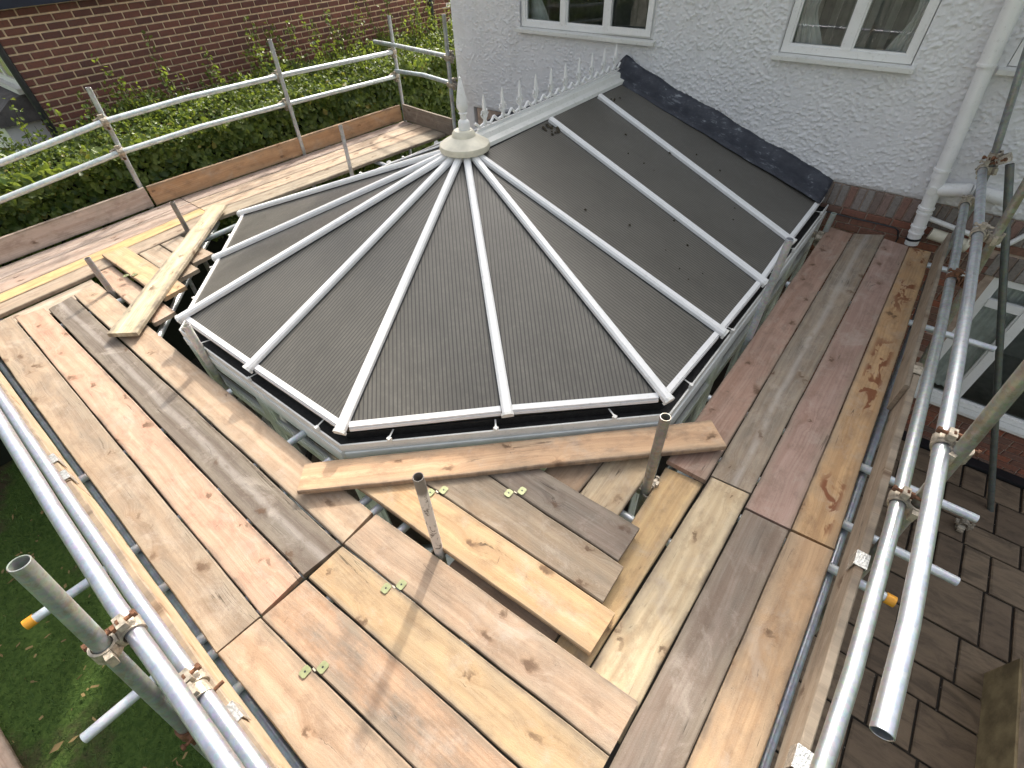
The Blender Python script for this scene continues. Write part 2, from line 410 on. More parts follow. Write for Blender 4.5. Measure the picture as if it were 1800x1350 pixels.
class MB:
    """collects simple solids and links them as ONE mesh"""
    def __init__(self):
        self.v, self.f = [], []
    def add(self, v, f):
        n = len(self.v)
        self.v += [tuple(p) for p in v]
        self.f += [tuple(i + n for i in q) for q in f]
        return self
    def box(self, a, b):
        x0, y0, z0 = a
        x1, y1, z1 = b
        return self.add([(x0, y0, z0), (x1, y0, z0), (x1, y1, z0), (x0, y1, z0), (x0, y0, z1), (x1, y0, z1), (x1, y1, z1), (x0, y1, z1)],
                        [(0, 3, 2, 1), (4, 5, 6, 7), (0, 1, 5, 4), (1, 2, 6, 5), (2, 3, 7, 6), (3, 0, 4, 7)])
    def bar(self, p, q, wd, ht, up=(0, 0, 1), c=0.0, taper=1.0):
        """a bar from p to q, wd wide and ht high above the line p-q, top edges chamfered by c"""
        p, q, up = Vector(p), Vector(q), Vector(up)
        d = (q - p).normalized()
        s = d.cross(up).normalized()
        u = s.cross(d).normalized()
        hw = wd / 2
        prof = [(-hw, 0), (hw, 0), (hw, ht - c), (hw - c, ht), (-hw + c, ht), (-hw, ht - c)] if c else [(-hw, 0), (hw, 0), (hw, ht), (-hw, ht)]
        n = len(prof)
        vs = [p + s * a * taper + u * b for a, b in prof] + [q + s * a + u * b for a, b in prof]
        fs = [(i, (i + 1) % n, n + (i + 1) % n, n + i) for i in range(n)] + [tuple(range(n))[::-1], tuple(range(n, 2 * n))]
        return self.add(vs, fs)
    def prism(self, poly, off):
        """polygon (3-D points) extruded by the vector off"""
        n = len(poly)
        off = Vector(off)
        vs = [Vector(p) for p in poly] + [Vector(p) + off for p in poly]
        return self.add(vs, [tuple(range(n))[::-1], tuple(range(n, 2 * n))] + [(i, (i + 1) % n, n + (i + 1) % n, n + i) for i in range(n)])
    def cyl(self, p, q, r, n=12, r2=None):
        p, q = Vector(p), Vector(q)
        d = (q - p).normalized()
        a = d.orthogonal().normalized()
        b = d.cross(a)
        r2 = r if r2 is None else r2
        vs = [p + (a * math.cos(2 * math.pi * i / n) + b * math.sin(2 * math.pi * i / n)) * r for i in range(n)]
        vs += [q + (a * math.cos(2 * math.pi * i / n) + b * math.sin(2 * math.pi * i / n)) * r2 for i in range(n)]
        return self.add(vs, [(i, (i + 1) % n, n + (i + 1) % n, n + i) for i in range(n)] + [tuple(range(n))[::-1], tuple(range(n, 2 * n))])
    def sweep(self, pts, r, n=8):
        pts = [Vector(p) for p in pts]
        k0 = len(self.v)
        for i, p in enumerate(pts):
            d = (pts[min(i + 1, len(pts) - 1)] - pts[max(i - 1, 0)]).normalized()
            ref = Vector((0, 0, 1)) if abs(d.z) < 0.9 else Vector((1, 0, 0))
            a = d.cross(ref).normalized()
            b = d.cross(a)
            for j in range(n):
                t = 2 * math.pi * j / n
                self.v.append(tuple(p + (a * math.cos(t) + b * math.sin(t)) * r))
        for i in range(len(pts) - 1):
            for j in range(n):
                self.f.append((k0 + i * n + j, k0 + i * n + (j + 1) % n, k0 + (i + 1) * n + (j + 1) % n, k0 + (i + 1) * n + j))
        self.f.append(tuple(range(k0, k0 + n))[::-1])
        e = k0 + (len(pts) - 1) * n
        self.f.append(tuple(range(e, e + n)))
        return self
    def lathe(self, c, prof, n=20):
        k0 = len(self.v)
        for r, z in prof:
            for j in range(n):
                t = 2 * math.pi * j / n
                self.v.append((c[0] + r * math.cos(t), c[1] + r * math.sin(t), c[2] + z))
        for i in range(len(prof) - 1):
            for j in range(n):
                self.f.append((k0 + i * n + j, k0 + i * n + (j + 1) % n, k0 + (i + 1) * n + (j + 1) % n, k0 + (i + 1) * n + j))
        return self
    def build(self, name, mat, parent=None, smooth=False):
        me = mesh(name, self.v, self.f, mat, False)
        if smooth:
            bm = bmesh.new(); bm.from_mesh(me)
            for e in bm.edges:
                e.smooth = not (len(e.link_faces) == 2 and e.calc_face_angle(0) > math.radians(40))
            for fc in bm.faces:
                fc.smooth = True
            bm.to_mesh(me); bm.free()
        return link(name, me, parent)

def np_mesh(name, verts, tris, mat, attr=None, smooth=False):
    me = bpy.data.meshes.new(name)
    nv, nf, k_ = len(verts), len(tris), tris.shape[1]
    me.vertices.add(nv)
    me.vertices.foreach_set('co', np.ascontiguousarray(verts, dtype=np.float32).ravel())
    me.loops.add(nf * k_)
    me.loops.foreach_set('vertex_index', np.ascontiguousarray(tris, dtype=np.int32).ravel())
    me.polygons.add(nf)
    me.polygons.foreach_set('loop_start', np.arange(0, nf * k_, k_, dtype=np.int32))
    me.update(calc_edges=True)
    if smooth:
        me.polygons.foreach_set('use_smooth', np.ones(nf, dtype=bool))
    if attr is not None:
        a = me.attributes.new(attr[0], 'FLOAT', 'POINT')
        a.data.foreach_set('value', np.asarray(attr[1], dtype=np.float32))
    me.materials.append(mat)
    me.validate()
    return me

# ================================================================== GROUND
gm = mesh('lawn', [(-400, -400, GZ - 0.012), (400, -400, GZ - 0.012), (400, 400, GZ - 0.012), (-400, 400, GZ - 0.012)], [(0, 1, 2, 3)], LAWN)
tag(link('lawn', gm), kind='structure')

patio = MB().box((-0.6, -0.6, GZ - 0.05), (9, 5.74, GZ)).build('patio', SOILM)
tag(patio, kind='structure')
tag(MB().box((-7.3, -0.45, GZ - 0.05), (-0.61, 5.7, GZ - 0.004)).build('gap_shade_soil', SOILM), kind='structure')  # dark ground sheet added under the deck so its gaps read as shade
def slab(x0, y0, x1, y1):
    g = 0.011
    j = lambda: random.uniform(-0.006, 0.006)
    z0, z1 = GZ + 0.001, GZ + 0.022 + random.uniform(-0.004, 0.004)
    b = 0.012
    top = [(x0 + g + b + j(), y0 + g + b + j()), (x1 - g - b + j(), y0 + g + b + j()), (x1 - g - b + j(), y1 - g - b + j()), (x0 + g + b + j(), y1 - g - b + j())]
    bot = [(x0 + g, y0 + g), (x1 - g, y0 + g), (x1 - g, y1 - g), (x0 + g, y1 - g)]
    v = [(*p, z0) for p in bot] + [(*p, z1 - 0.006) for p in bot] + [(*p, z1) for p in top]
    f = [(8, 9, 10, 11)] + [(i, (i + 1) % 4, 4 + (i + 1) % 4, 4 + i) for i in range(4)] + [(4 + i, 4 + (i + 1) % 4, 8 + (i + 1) % 4, 8 + i) for i in range(4)]
    link('slab', mesh('slab', v, f, SLAB), patio)
yv = 0.9
row = 0
while yv < 5.6:
    hgt = (0.30, 0.45, 0.60, 0.45)[row % 4]
    y1 = min(yv + hgt, 5.62)
    xv = 0.30 + random.uniform(0, 0.3)
    while xv < 4.2:
        wdt = random.choice((0.22, 0.30, 0.45, 0.45, 0.60))
        if hgt == 0.6 and wdt == 0.6 and random.random() < 0.5:
            slab(xv, yv, xv + wdt, yv + 0.3); slab(xv, yv + 0.3, xv + wdt, y1)
        else:
            slab(xv, yv, xv + wdt, y1)
        xv += wdt
    yv = y1
    row += 1
# gravel strip and grit in the joints
n = 5200
px = np.concatenate([rng.uniform(0.3, 1.5, 3600), rng.uniform(0.5, 3.2, 1600)])
py = np.concatenate([rng.uniform(0.1, 0.98, 3600), rng.uniform(0.95, 5.5, 1600)])
pz = np.where(py < 0.95, GZ + 0.006, GZ + 0.012)
sz = np.concatenate([rng.uniform(0.007, 0.017, 3600), rng.uniform(0.003, 0.007, 1600)])
oct_ = np.array([(1, 0, 0), (-1, 0, 0), (0, 1, 0), (0, -1, 0), (0, 0, 1), (0, 0, -1)], float)
octf = np.array([(0, 2, 4), (2, 1, 4), (1, 3, 4), (3, 0, 4), (2, 0, 5), (1, 2, 5), (3, 1, 5), (0, 3, 5)])
vv = oct_[None] * (sz[:, None, None] * rng.uniform(0.6, 1.3, (n, 6, 3))) + np.stack([px, py, pz], 1)[:, None]
ff = octf[None] + (np.arange(n) * 6)[:, None, None]
tag(link('gravel', np_mesh('gravel', vv.reshape(-1, 3), ff.reshape(-1, 3), GRAVEL)), 'grey gravel strewn along the edge of the brown patio', 'gravel', kind='stuff')
# grass on the near lawn
n = 34000
gx, gy = rng.uniform(-7.2, -0.9, n), rng.uniform(-3.4, -0.3, n)
keep = (np.sin(gx * 1.7 + 1) + np.sin(gy * 2.3 + gx) + rng.normal(0, 0.8, n)) > -1.3
gx, gy = gx[keep], gy[keep]
n = len(gx)
ang = rng.uniform(0, 6.28, n)
hh = rng.uniform(0.02, 0.06, n)
wd = rng.uniform(0.002, 0.004, n)
base = np.stack([gx, gy, np.full(n, GZ - 0.012)], 1)
side = np.stack([np.cos(ang), np.sin(ang), 0 * ang], 1) * wd[:, None]
lean = np.stack([rng.normal(0, 0.5, n) * hh, rng.normal(0, 0.5, n) * hh, hh], 1)
vv = np.stack([base - side, base + side, base + lean], 1).reshape(-1, 3)
GRASS = plain('grass_blade', (0.065, 0.12, 0.026), 0.8, 0, 0.4, 3)
tag(link('grass', np_mesh('grass', vv, np.arange(n * 3).reshape(-1, 3), GRASS)), 'dark green grass of the garden below the scaffold', 'grass', kind='stuff')
# fallen leaves on the lawn
n = 420
c0 = np.stack([rng.uniform(-6.5, -1.2, n), rng.uniform(-3, -0.4, n), np.full(n, GZ + 0.03)], 1)
d1 = rng.normal(0, 1, (n, 3)) * (0.014, 0.014, 0.004)
d2 = rng.normal(0, 1, (n, 3)) * (0.014, 0.014, 0.004)
vv = np.stack([c0 - d1, c0 + d2, c0 + d1, c0 - d2], 1).reshape(-1, 3)
FALLEN = plain('dry_leaf', (0.22, 0.15, 0.06), 0.8, 0, 0.4, 3)
tag(link('fallen_leaves', np_mesh('fallen_leaves', vv, np.arange(n * 4).reshape(-1, 4), FALLEN)), 'small dry leaves scattered over the lawn', 'leaves', kind='stuff')

# ================================================================== HOUSE
YW = 5.75                                            # face of the render
house = thing('rendered_house', 'white roughcast house with brick base behind the conservatory', 'house', (-0.8, YW + 4, GZ))
def hp(o):                                           # parent keeping world coordinates
    o.parent = house
    o.matrix_parent_inverse = Matrix.Translation(-house.location)
    return o
HX0, HX1 = -5.60, 3.6
ZB, ZT = 0.335, 3.62
WIN = [(-4.45, -2.68, 1.345, 2.62), (-1.405, -0.335, 1.345, 2.62), (0.262, 1.5, 1.40, 2.62)]
def roughcast():
    st = 0.008
    nx = int(round((HX1 - HX0) / st)) + 1
    nz = int(round((ZT - ZB) / st)) + 1
    xs = np.linspace(HX0, HX1, nx)
    zs = np.linspace(ZB, ZT, nz)
    hgt = np.zeros((nz, nx))
    def vnoise(step, amp):
        a, b = int(nz / step) + 3, int(nx / step) + 3
        g = rng.normal(0, 1, (a, b))
        iz, ix = np.arange(nz) / step, np.arange(nx) / step
        z0, x0 = iz.astype(int), ix.astype(int)
        fz, fx = iz - z0, ix - x0
        fz, fx = fz * fz * (3 - 2 * fz), fx * fx * (3 - 2 * fx)
        r0 = g[z0][:, x0] * (1 - fx) + g[z0][:, x0 + 1] * fx
        r1 = g[z0 + 1][:, x0] * (1 - fx) + g[z0 + 1][:, x0 + 1] * fx
        return amp * (r0 * (1 - fz[:, None]) + r1 * fz[:, None])
    hgt += vnoise(44, 0.0012) + vnoise(11, 0.0006) + vnoise(4, 0.0007) + vnoise(1.6, 0.0008)
    mask = vnoise(28, 1.0) + vnoise(70, 0.8)
    nb = 46000                                       # thrown lumps of aggregate
    cx = rng.uniform(0, nx - 1, nb); cz = rng.uniform(0, nz - 1, nb)
    rr = rng.uniform(0.75, 1.75, nb) ** 1.1; am = rng.uniform(0.002, 0.0095, nb)
    for i in range(nb):
        ix, iz = int(cx[i]), int(cz[i])
        dens = mask[iz, ix]
        if dens < -1.1 and i % 3:
            continue
        a0, a1 = max(0, iz - 4), min(nz, iz + 5)
        b0, b1 = max(0, ix - 4), min(nx, ix + 5)
        dz = (np.arange(a0, a1) - cz[i])[:, None] * 1.25
        dx = (np.arange(b0, b1) - cx[i])[None]
        bmp = am[i] * np.exp(-((dx * dx + dz * dz) / (rr[i] ** 2)) ** 1.5)
        hgt[a0:a1, b0:b1] += bmp * np.clip(1 - hgt[a0:a1, b0:b1] / 0.014, 0, 1)
    X, Z = np.meshgrid(xs, zs)
    edge = np.clip((Z - ZB) / 0.05, 0, 1)
    V = np.stack([X, YW - 0.022 * edge ** 0.5 - hgt * 1.25, Z], -1).reshape(-1, 3)
    idx = np.arange(nx * nz).reshape(nz, nx)
    q = np.stack([idx[:-1, :-1], idx[:-1, 1:], idx[1:, 1:], idx[1:, :-1]], -1)
    mx, mz = (X[:-1, :-1] + st / 2), (Z[:-1, :-1] + st / 2)
    ok = np.ones(mx.shape, bool)
    for a, b, c_, d_ in WIN:
        ok &= ~((mx > a) & (mx < b) & (mz > c_) & (mz < d_))
    return np_mesh('wall', V, q[ok].reshape(-1, 4), RENDER, smooth=True)
hp(link('wall', roughcast()))
b = MB()
b.box((HX0 - 0.012, YW - 0.01, GZ), (HX0 + 0.25, YW + 8.0, ZT)).box((HX1 - 0.25, YW + 0.03, GZ), (HX1, YW + 8, ZT)).box((HX0 + 0.25, YW + 7.75, GZ), (HX1 - 0.25, YW + 8, ZT))
hp(b.build('side_wall', RENDER))
hp(MB().box((HX0 + 0.26, YW + 0.05, -0.02), (HX1 - 0.26, YW + 0.25, 0.3)).build('lintel_band', MORTAR_H))
# reveals round the window holes and rooms behind them
for a, b_, c_, d_ in WIN:
    mb = MB()
    mb.box((a - 0.02, YW - 0.005, c_ - 0.02), (a + 0.004, YW + 0.2, d_ + 0.02)).box((b_ - 0.004, YW - 0.005, c_ - 0.02), (b_ + 0.02, YW + 0.2, d_ + 0.02))
    mb.box((a, YW - 0.005, d_ - 0.004), (b_, YW + 0.2, d_ + 0.02)).box((a, YW + 0.01, c_ - 0.02), (b_, YW + 0.2, c_ + 0.004))
    hp(mb.build('reveal', RENDER))
    mb = MB()
    x0, x1, y0, y1, z0, z1 = a - 0.5, b_ + 0.4, YW + 0.21, YW + 3.2, 0.5, 2.75
    for lo, hi in (((x0, y1, z0), (x1, y1 + 0.05, z1)), ((x0 - .05, y0, z0), (x0, y1, z1)), ((x1, y0, z0), (x1 + .05, y1, z1)), ((x0, y0, z0 - .05), (x1, y1, z0)), ((x0, y0, z1), (x1, y1, z1 + .05)),
                   ((x0, y0 - .03, z0), (a, y0, z1)), ((b_, y0 - .03, z0), (x1, y0, z1)), ((a, y0 - .03, z0), (b_, y0, c_))):
        mb.box(lo, hi)
    hp(mb.build('room', CARPET))
# eaves and roof (out of frame; it casts the shade that lies over the roof below)
mb = MB()
rz = 0.60
mb.prism([(HX0 - 0.3, YW - 0.32, ZT + 0.02), (HX1 + 0.3, YW - 0.32, ZT + 0.02), (HX1 + 0.3, YW + 4.0, ZT + 0.02 + 4.32 * rz), (HX0 - 0.3, YW + 4.0, ZT + 0.02 + 4.32 * rz)], (0, 0, 0.1))
mb.prism([(HX0 - 0.3, YW + 8.3, ZT + 0.02), (HX0 - 0.3, YW + 4.0, ZT + 0.02 + 4.32 * rz), (HX1 + 0.3, YW + 4.0, ZT + 0.02 + 4.32 * rz), (HX1 + 0.3, YW + 8.3, ZT + 0.02)], (0, 0, 0.1))
hp(mb.build('roof', SLATE))
hp(MB().box((HX0 - 0.3, YW - 0.3, ZT - 0.02), (HX1 + 0.3, YW, ZT + 0.015)).build('soffit', UPVC))

def window(x0, x1, z0, z1, mull, y=YW, sill=True, fr=0.055, transom=None, sash=None):
    """white frame, panes and sill set in the wall plane y; the frame is the part, panes and sill its sub-parts"""
    f = MB()
    ya, yb = y - 0.005, y + 0.06
    f.box((x0, ya, z0), (x0 + fr, yb, z1)).box((x1 - fr, ya, z0), (x1, yb, z1)).box((x0 + fr, ya, z0), (x1 - fr, yb, z0 + fr)).box((x0 + fr, ya, z1 - fr), (x1 - fr, yb, z1))
    for mx in mull:
        f.box((mx - 0.036, ya - 0.004, z0 + fr), (mx + 0.036, yb, z1 - fr))
    cells = list(zip([x0] + list(mull), list(mull) + [x1]))
    for i, (a, b_) in enumerate(cells):             # glazing beads stand a little behind the frame face
        la, lb = a + (fr if i == 0 else 0.036), b_ - (fr if i == len(cells) - 1 else 0.036)
        bd = 0.016
        f.box((la, ya + 0.014, z0 + fr), (la + bd, yb - 0.005, z1 - fr)).box((lb - bd, ya + 0.014, z0 + fr), (lb, yb - 0.005, z1 - fr)).box((la + bd, ya + 0.014, z0 + fr), (lb - bd, yb - 0.005, z0 + fr + bd))
        if transom and i in transom[1]:
            f.box((la + bd, ya - 0.002, transom[0] - 0.04), (lb - bd, yb - 0.006, transom[0] + 0.04))
        if sash is not None and i == sash:          # opening light: its sash stands proud
            s = 0.05
            f.box((la - .03, ya - 0.03, z0 + 0.02), (la + s - 0.02, ya - 0.006, z1)).box((lb - s + .02, ya - 0.03, z0 + 0.02), (lb + .03, ya - 0.006, z1)).box((la + s - .02, ya - 0.03, z0 + 0.02), (lb - s + .02, ya - 0.006, z0 + fr + 0.025))
    fo = hp(f.build('window', UPVC))
    for i, (a, b_) in enumerate(cells):
        link('pane', mesh('pane', [(a + 0.03, y + 0.03, z0 + 0.03), (b_ - 0.03, y + 0.03, z0 + 0.03), (b_ - 0.03, y + 0.03, z1 - 0.03), (a + 0.03, y + 0.03, z1 - 0.03)], [(0, 1, 2, 3)], GLASS), fo)
    if sill:
        s = MB()
        e = 0.045
        s.add([(x0 - e, y + 0.01, z0 - 0.004), (x1 + e, y + 0.01, z0 - 0.004), (x1 + e, y - 0.085, z0 - 0.018), (x0 - e, y - 0.085, z0 - 0.018),
               (x0 - e, y + 0.01, z0 - 0.05), (x1 + e, y + 0.01, z0 - 0.05), (x1 + e, y - 0.085, z0 - 0.05), (x0 - e, y - 0.085, z0 - 0.05)],
              [(0, 3, 2, 1), (4, 5, 6, 7), (3, 7, 6, 2), (0, 4, 7, 3), (1, 2, 6, 5), (0, 1, 5, 4)])
        s.build('sill', UPVC_D, fo)
    return fo
window(-4.44, -2.69, 1.35, 2.60, (-3.84, -3.27), sash=2)
window(-1.395, -0.345, 1.35, 2.60, (-0.862,))
window(0.27, 1.49, 1.405, 2.60, (0.9,))
window(1.06, 3.10, -1.66, -0.20, (1.45, 2.25), y=YW + 0.02, transom=(-0.455, (0, 2)), fr=0.06)
mb = MB()                                            # the room behind the ground-floor window
for lo, hi in (((0.6, 8, -2.2), (3.3, 8.05, 0)), ((0.55, 5.95, -2.2), (0.6, 8, 0)), ((3.3, 5.95, -2.2), (3.35, 8, 0)), ((0.6, 5.95, -2.25), (3.3, 8, -2.2)), ((0.6, 5.95, 0), (3.3, 8, 0.05))):
    mb.box(lo, hi)
hp(mb.build('room', CARPET))

def curtain(label, x0, x1, z0, z1, tie, y=YW + 0.16):
    nx, nz = 26, 18
    v, f = [], []
    for j in range(nz + 1):
        t = j / nz
        z = z0 + (z1 - z0) * t
        pinch = math.exp(-((t - 0.28) / 0.2) ** 2) * 0.55
        for i in range(nx + 1):
            s = i / nx
            xx = x0 + (x1 - x0) * s
            tx = x0 if tie < 0 else x1
            xx = xx + (tx - xx) * pinch
            v.append((xx, y + 0.022 * math.sin(s * 34 + math.sin(t * 4) * 0.8) + 0.01 * math.sin(s * 71), z))
    for j in range(nz):
        for i in range(nx):
            a = j * (nx + 1) + i
            f.append((a, a + 1, a + nx + 2, a + nx + 1))
    tag(link('curtain', mesh('curtain', v, f, CURT, True)), label, 'curtain', 'curtains inside the upstairs windows')
curtain('white tied-back curtain at left of the two-pane upstairs window', -1.36, -1.06, 1.36, 2.5, -1)
curtain('white curtain gathered at right of the two-pane upstairs window', -0.62, -0.37, 1.36, 2.5, 1)
curtain('pale curtain at left edge of the three-pane upstairs window', -4.42, -4.12, 1.36, 2.5, -1)

wr = thing('reflection_panel', 'added pale grey panel with upright strips, standing in for reflections in the two-pane upstairs window', 'reflection_panel', (-0.87, YW + 0.95, 0.56))  # panel added behind the glass to stand in for its reflections
MB().box((-0.75, 0.0, 0.0), (0.75, 0.4, 2.1)).build('panel_body', plain('grey_panel', (0.30, 0.31, 0.29), 0.6), wr)
WSTRIP = plain('pale_strip', (0.46, 0.47, 0.45), 0.6)
for i in range(9):
    MB().box((-0.70 + i * 0.165, -0.02, 0.05), (-0.64 + i * 0.165, 0.0 - 0.001, 2.05)).build('strip', WSTRIP, wr)

mbv, mbf = [], []
for i in range(25):
    for zz in (-1.58, -0.28):
        mbv.append((1.12 + i * 0.0125, YW + 0.14 + 0.012 * math.sin(i * 1.3), zz))
for i in range(24):
    mbf.append((2 * i, 2 * i + 2, 2 * i + 3, 2 * i + 1))
tag(link('curtain', mesh('curtain', mbv, mbf, CURT, True)), 'grey-looking net curtain behind the left light of the ground-floor window', 'curtain')

# brick base: mortar backing, then single bricks
mb = MB()
mb.box((HX0 + 0.3, YW + 0.006, GZ), (1.0, YW + 0.2, 0.33)).box((1.0, YW + 0.006, GZ), (HX1 - 0.3, YW + 0.2, -1.72)).box((1.0, YW + 0.006, -0.19), (HX1 - 0.3, YW + 0.2, 0.33)).box((3.11, YW + 0.006, -1.72), (HX1 - 0.3, YW + 0.2, -0.19))
mb.box((1.0, YW + 0.006, -1.72), (1.058, YW + 0.2, -0.19))
hp(mb.build('mortar_wall', MORTAR_H))
def brick_mesh(name, L, H, D, mat, j=0.0, bev=0.006):
    """a brick whose face looks along -Y; chamfered face edges"""
    a, h_ = L / 2, H / 2
    r = lambda: random.uniform(-j, j)
    fr = [(-a + bev + r(), -D, -h_ + bev + r()), (a - bev + r(), -D, -h_ + bev + r()), (a - bev + r(), -D, h_ - bev + r()), (-a + bev + r(), -D, h_ - bev + r())]
    md = [(-a, -D + bev, -h_), (a, -D + bev, -h_), (a, -D + bev, h_), (-a, -D + bev, h_)]
    bk = [(-a, 0.02, -h_), (a, 0.02, -h_), (a, 0.02, h_), (-a, 0.02, h_)]
    f = [(0, 1, 2, 3)] + [(4 + i, 4 + (i + 1) % 4, (i + 1) % 4, i) for i in range(4)] + [(8 + i, 8 + (i + 1) % 4, 4 + (i + 1) % 4, 4 + i) for i in range(4)]
    return mesh(name, fr + md + bk, f, mat)
def lay(parent, items, nmax, eye, meshes, mat, rotz=0.0, fix=None):
    """items: (x, y, z, mesh key); the nmax nearest the viewer are separate parts, the rest one joined part"""
    items = sorted(items, key=lambda t: (t[0] - eye[0]) ** 2 + (t[1] - eye[1]) ** 2 + (t[2] - eye[2]) ** 2)
    for x, y, z, key in items[:nmax]:
        o = link('brick', random.choice(meshes[key]), None)
        o.matrix_basis = Matrix.Translation((x, y, z)) @ Matrix.Rotation(rotz + random.uniform(-0.004, 0.004), 4, 'Z') @ Matrix.Rotation(random.uniform(-0.006, 0.006), 4, 'Y')
        if fix:
            fix(o)
        else:
            o.parent = parent
    rest = items[nmax:]
    if rest:
        V, F, T = [], [], []
        for x, y, z, key in rest:
            me = random.choice(meshes[key])
            n0 = len(V)
            mw = Matrix.Translation((x, y, z)) @ Matrix.Rotation(rotz, 4, 'Z')
            V += [tuple(mw @ vv_.co) for vv_ in me.vertices]
            F += [tuple(i + n0 for i in p.vertices) for p in me.polygons]
            T += [random.random()] * len(me.vertices)
        me = mesh('bricks', V, F, mat)
        me.attributes.new('tone', 'FLOAT', 'POINT').data.foreach_set('value', T)
        o = link('bricks', me)
        o['kind'] = 'stuff'
        if fix:
            fix(o)
        else:
            o.parent = parent
HB = {'s': [brick_mesh('brick', 0.213, 0.064, 0.010, BRICK_H, 0.003) for _ in range(4)],
      'h': [brick_mesh('brick', 0.102, 0.064, 0.010, BRICK_H, 0.003) for _ in range(3)],
      'u': [brick_mesh('brick', 0.064, 0.205, 0.012, BRICK_G, 0.003) for _ in range(4)]}
items = []
x = -0.78
while x < 3.4:
    items.append((x, YW, 0.222, 'u')); x += 0.0755
for i in range(33):
    z = 0.078 - i * 0.0752
    if z < GZ + 0.03:
        break
    x = -0.80 + (0.1125 if i % 2 else 0)
    kk = 0
    while x < 3.3:
        key = 'h' if (i % 4 == 3) else 's'
        wdt = 0.1125 if key == 'h' else 0.2245
        xc = x + wdt / 2
        if not (0.98 < xc < 3.2 and -1.72 < z < -0.19) or (0.98 < xc < 3.2 and False):
            items.append((xc, YW, z, key))
        x += wdt
items = [t for t in items if not (0.95 < t[0] < 3.2 and -0.19 < t[2] < 0.05 and t[3] != 'u')]
x = 1.0
while x < 3.2:                                       # soldier course over the ground-floor window
    items.append((x, YW, -0.085, 'u')); x += 0.0755
hfix = hp
lay(house, items, 300, (0.6, 0, 1.5), HB, BRICK_H, fix=hfix)

# pipes on the wall
mb = MB()
mb.cyl((-0.02, YW - 0.13, 3.0), (0.141, YW - 0.11, 1.415), 0.060, 20)
mb.cyl((0.141, YW - 0.11, 1.45), (0.33, YW - 0.11, -0.03), 0.055, 20)
pipe = hp(mb.build('soil_pipe', UPVC, smooth=True))
def along(t):
    return Vector((0.141, YW - 0.11, 1.415)).lerp(Vector((0.33, YW - 0.11, -0.03)), t)
mb = MB()
for t, r_, l_ in ((0.0, 0.071, 0.02), (0.53, 0.070, 0.018), (0.56, 0.066, 0.05), (0.76, 0.070, 0.02), (0.79, 0.068, 0.02), (0.88, 0.067, 0.018), (0.92, 0.067, 0.014)):
    p = along(t)
    mb.cyl(p + Vector((0, 0, l_ / 2)), p - Vector((0, 0, l_ / 2)), r_ - 0.005, 20)
mb.build('pipe_collar', UPVC, pipe, True)
mb = MB()
p = along(0.66)
mb.cyl(p + Vector((0.0, 0, 0.02)), p + Vector((0.24, 0.02, 0.06)), 0.055, 18).cyl(p + Vector((0.2, 0.015, 0.052)), p + Vector((0.225, 0.017, 0.056)), 0.062, 18).cyl(p + Vector((0.24, 0.02, 0.06)), p + Vector((0.48, 0.06, 0.03)), 0.052, 18)
mb.build('branch_pipe', UPVC, pipe, True)
MB().cyl(p + Vector((-0.01, -0.05, 0.02)), p + Vector((-0.012, -0.068, 0.02)), 0.034, 18).build('access_cap', UPVC_D, pipe, True)
MB().cyl(along(0.955), along(0.968), 0.061, 20).build('rubber_seal', BLACKP, pipe, True)
hp(MB().sweep([(0.27, 5.69, 0.225), (0.344, 5.69, 0.215), (0.575, 5.69, 0.175), (0.826, 5.69, 0.139), (0.93, 5.69, 0.119), (0.965, 5.69, 0.128), (1.029, 5.69, 0.239), (1.20, 5.69, 0.50)], 0.022, 10).build('waste_pipe', UPVC, smooth=True))
hp(MB().cyl((0.42, 5.69, 0.085), (0.70, 5.69, 0.055), 0.052, 14).cyl((0.70, 5.69, 0.055), (0.735, 5.69, 0.052), 0.062, 14).build('flue_outlet', CREAM, smooth=True))
hp(MB().sweep([(-0.60, 5.715, 0.055), (-0.509, 5.72, 0.049), (-0.189, 5.72, 0.045), (0.085, 5.72, 0.048), (0.15, 5.72, 0.045), (0.18, 5.72, 0.029), (0.21, 5.72, -0.038), (0.22, 5.72, -0.4)], 0.007, 6).build('cable', BLACKP, smooth=True))
hp(MB().box((0.42, 5.62, GZ + 0.02), (3.3, 5.735, GZ + 0.06)).box((0.42, 5.60, GZ + 0.06), (3.3, 5.62, GZ + 0.075)).build('drain_channel', BLACKP))

# ================================================================== CONSERVATORY
cons = thing('conservatory', 'white framed conservatory with fan-shaped brown sheet roof and finial', 'conservatory', (-2.95, 3.2, GZ))
def cp(o):
    o.parent = cons
    o.matrix_parent_inverse = Matrix.Translation(-cons.location)
    return o
EZ, RZ = 0.20, 0.985
HUB = Vector((-2.95, 3.02, RZ))
EAVE = [(-4.96, 5.70), (-4.97, 4.62), (-4.98, 3.80), (-5.02, 2.98), (-5.26, 1.99), (-4.61, 1.38), (-3.95, 0.74), (-2.99, 0.76), (-2.03, 0.79), (-1.32, 1.49), (-0.60, 2.16), (-0.57, 2.97), (-0.55, 3.77), (-0.565, 4.55), (-0.56, 5.70)]
EAVE = [Vector((x, y, EZ)) for x, y in EAVE]
RIDGE = [Vector((-3.0, 5.70, RZ)), Vector((-3.0, 4.95, RZ)), Vector((-3.0, 4.05, RZ)), HUB, HUB, HUB, HUB, HUB, HUB, HUB, HUB, HUB, Vector((-2.9, 4.05, RZ)), Vector((-2.9, 4.93, RZ)), Vector((-2.9, 5.70, RZ))]
N = len(EAVE)
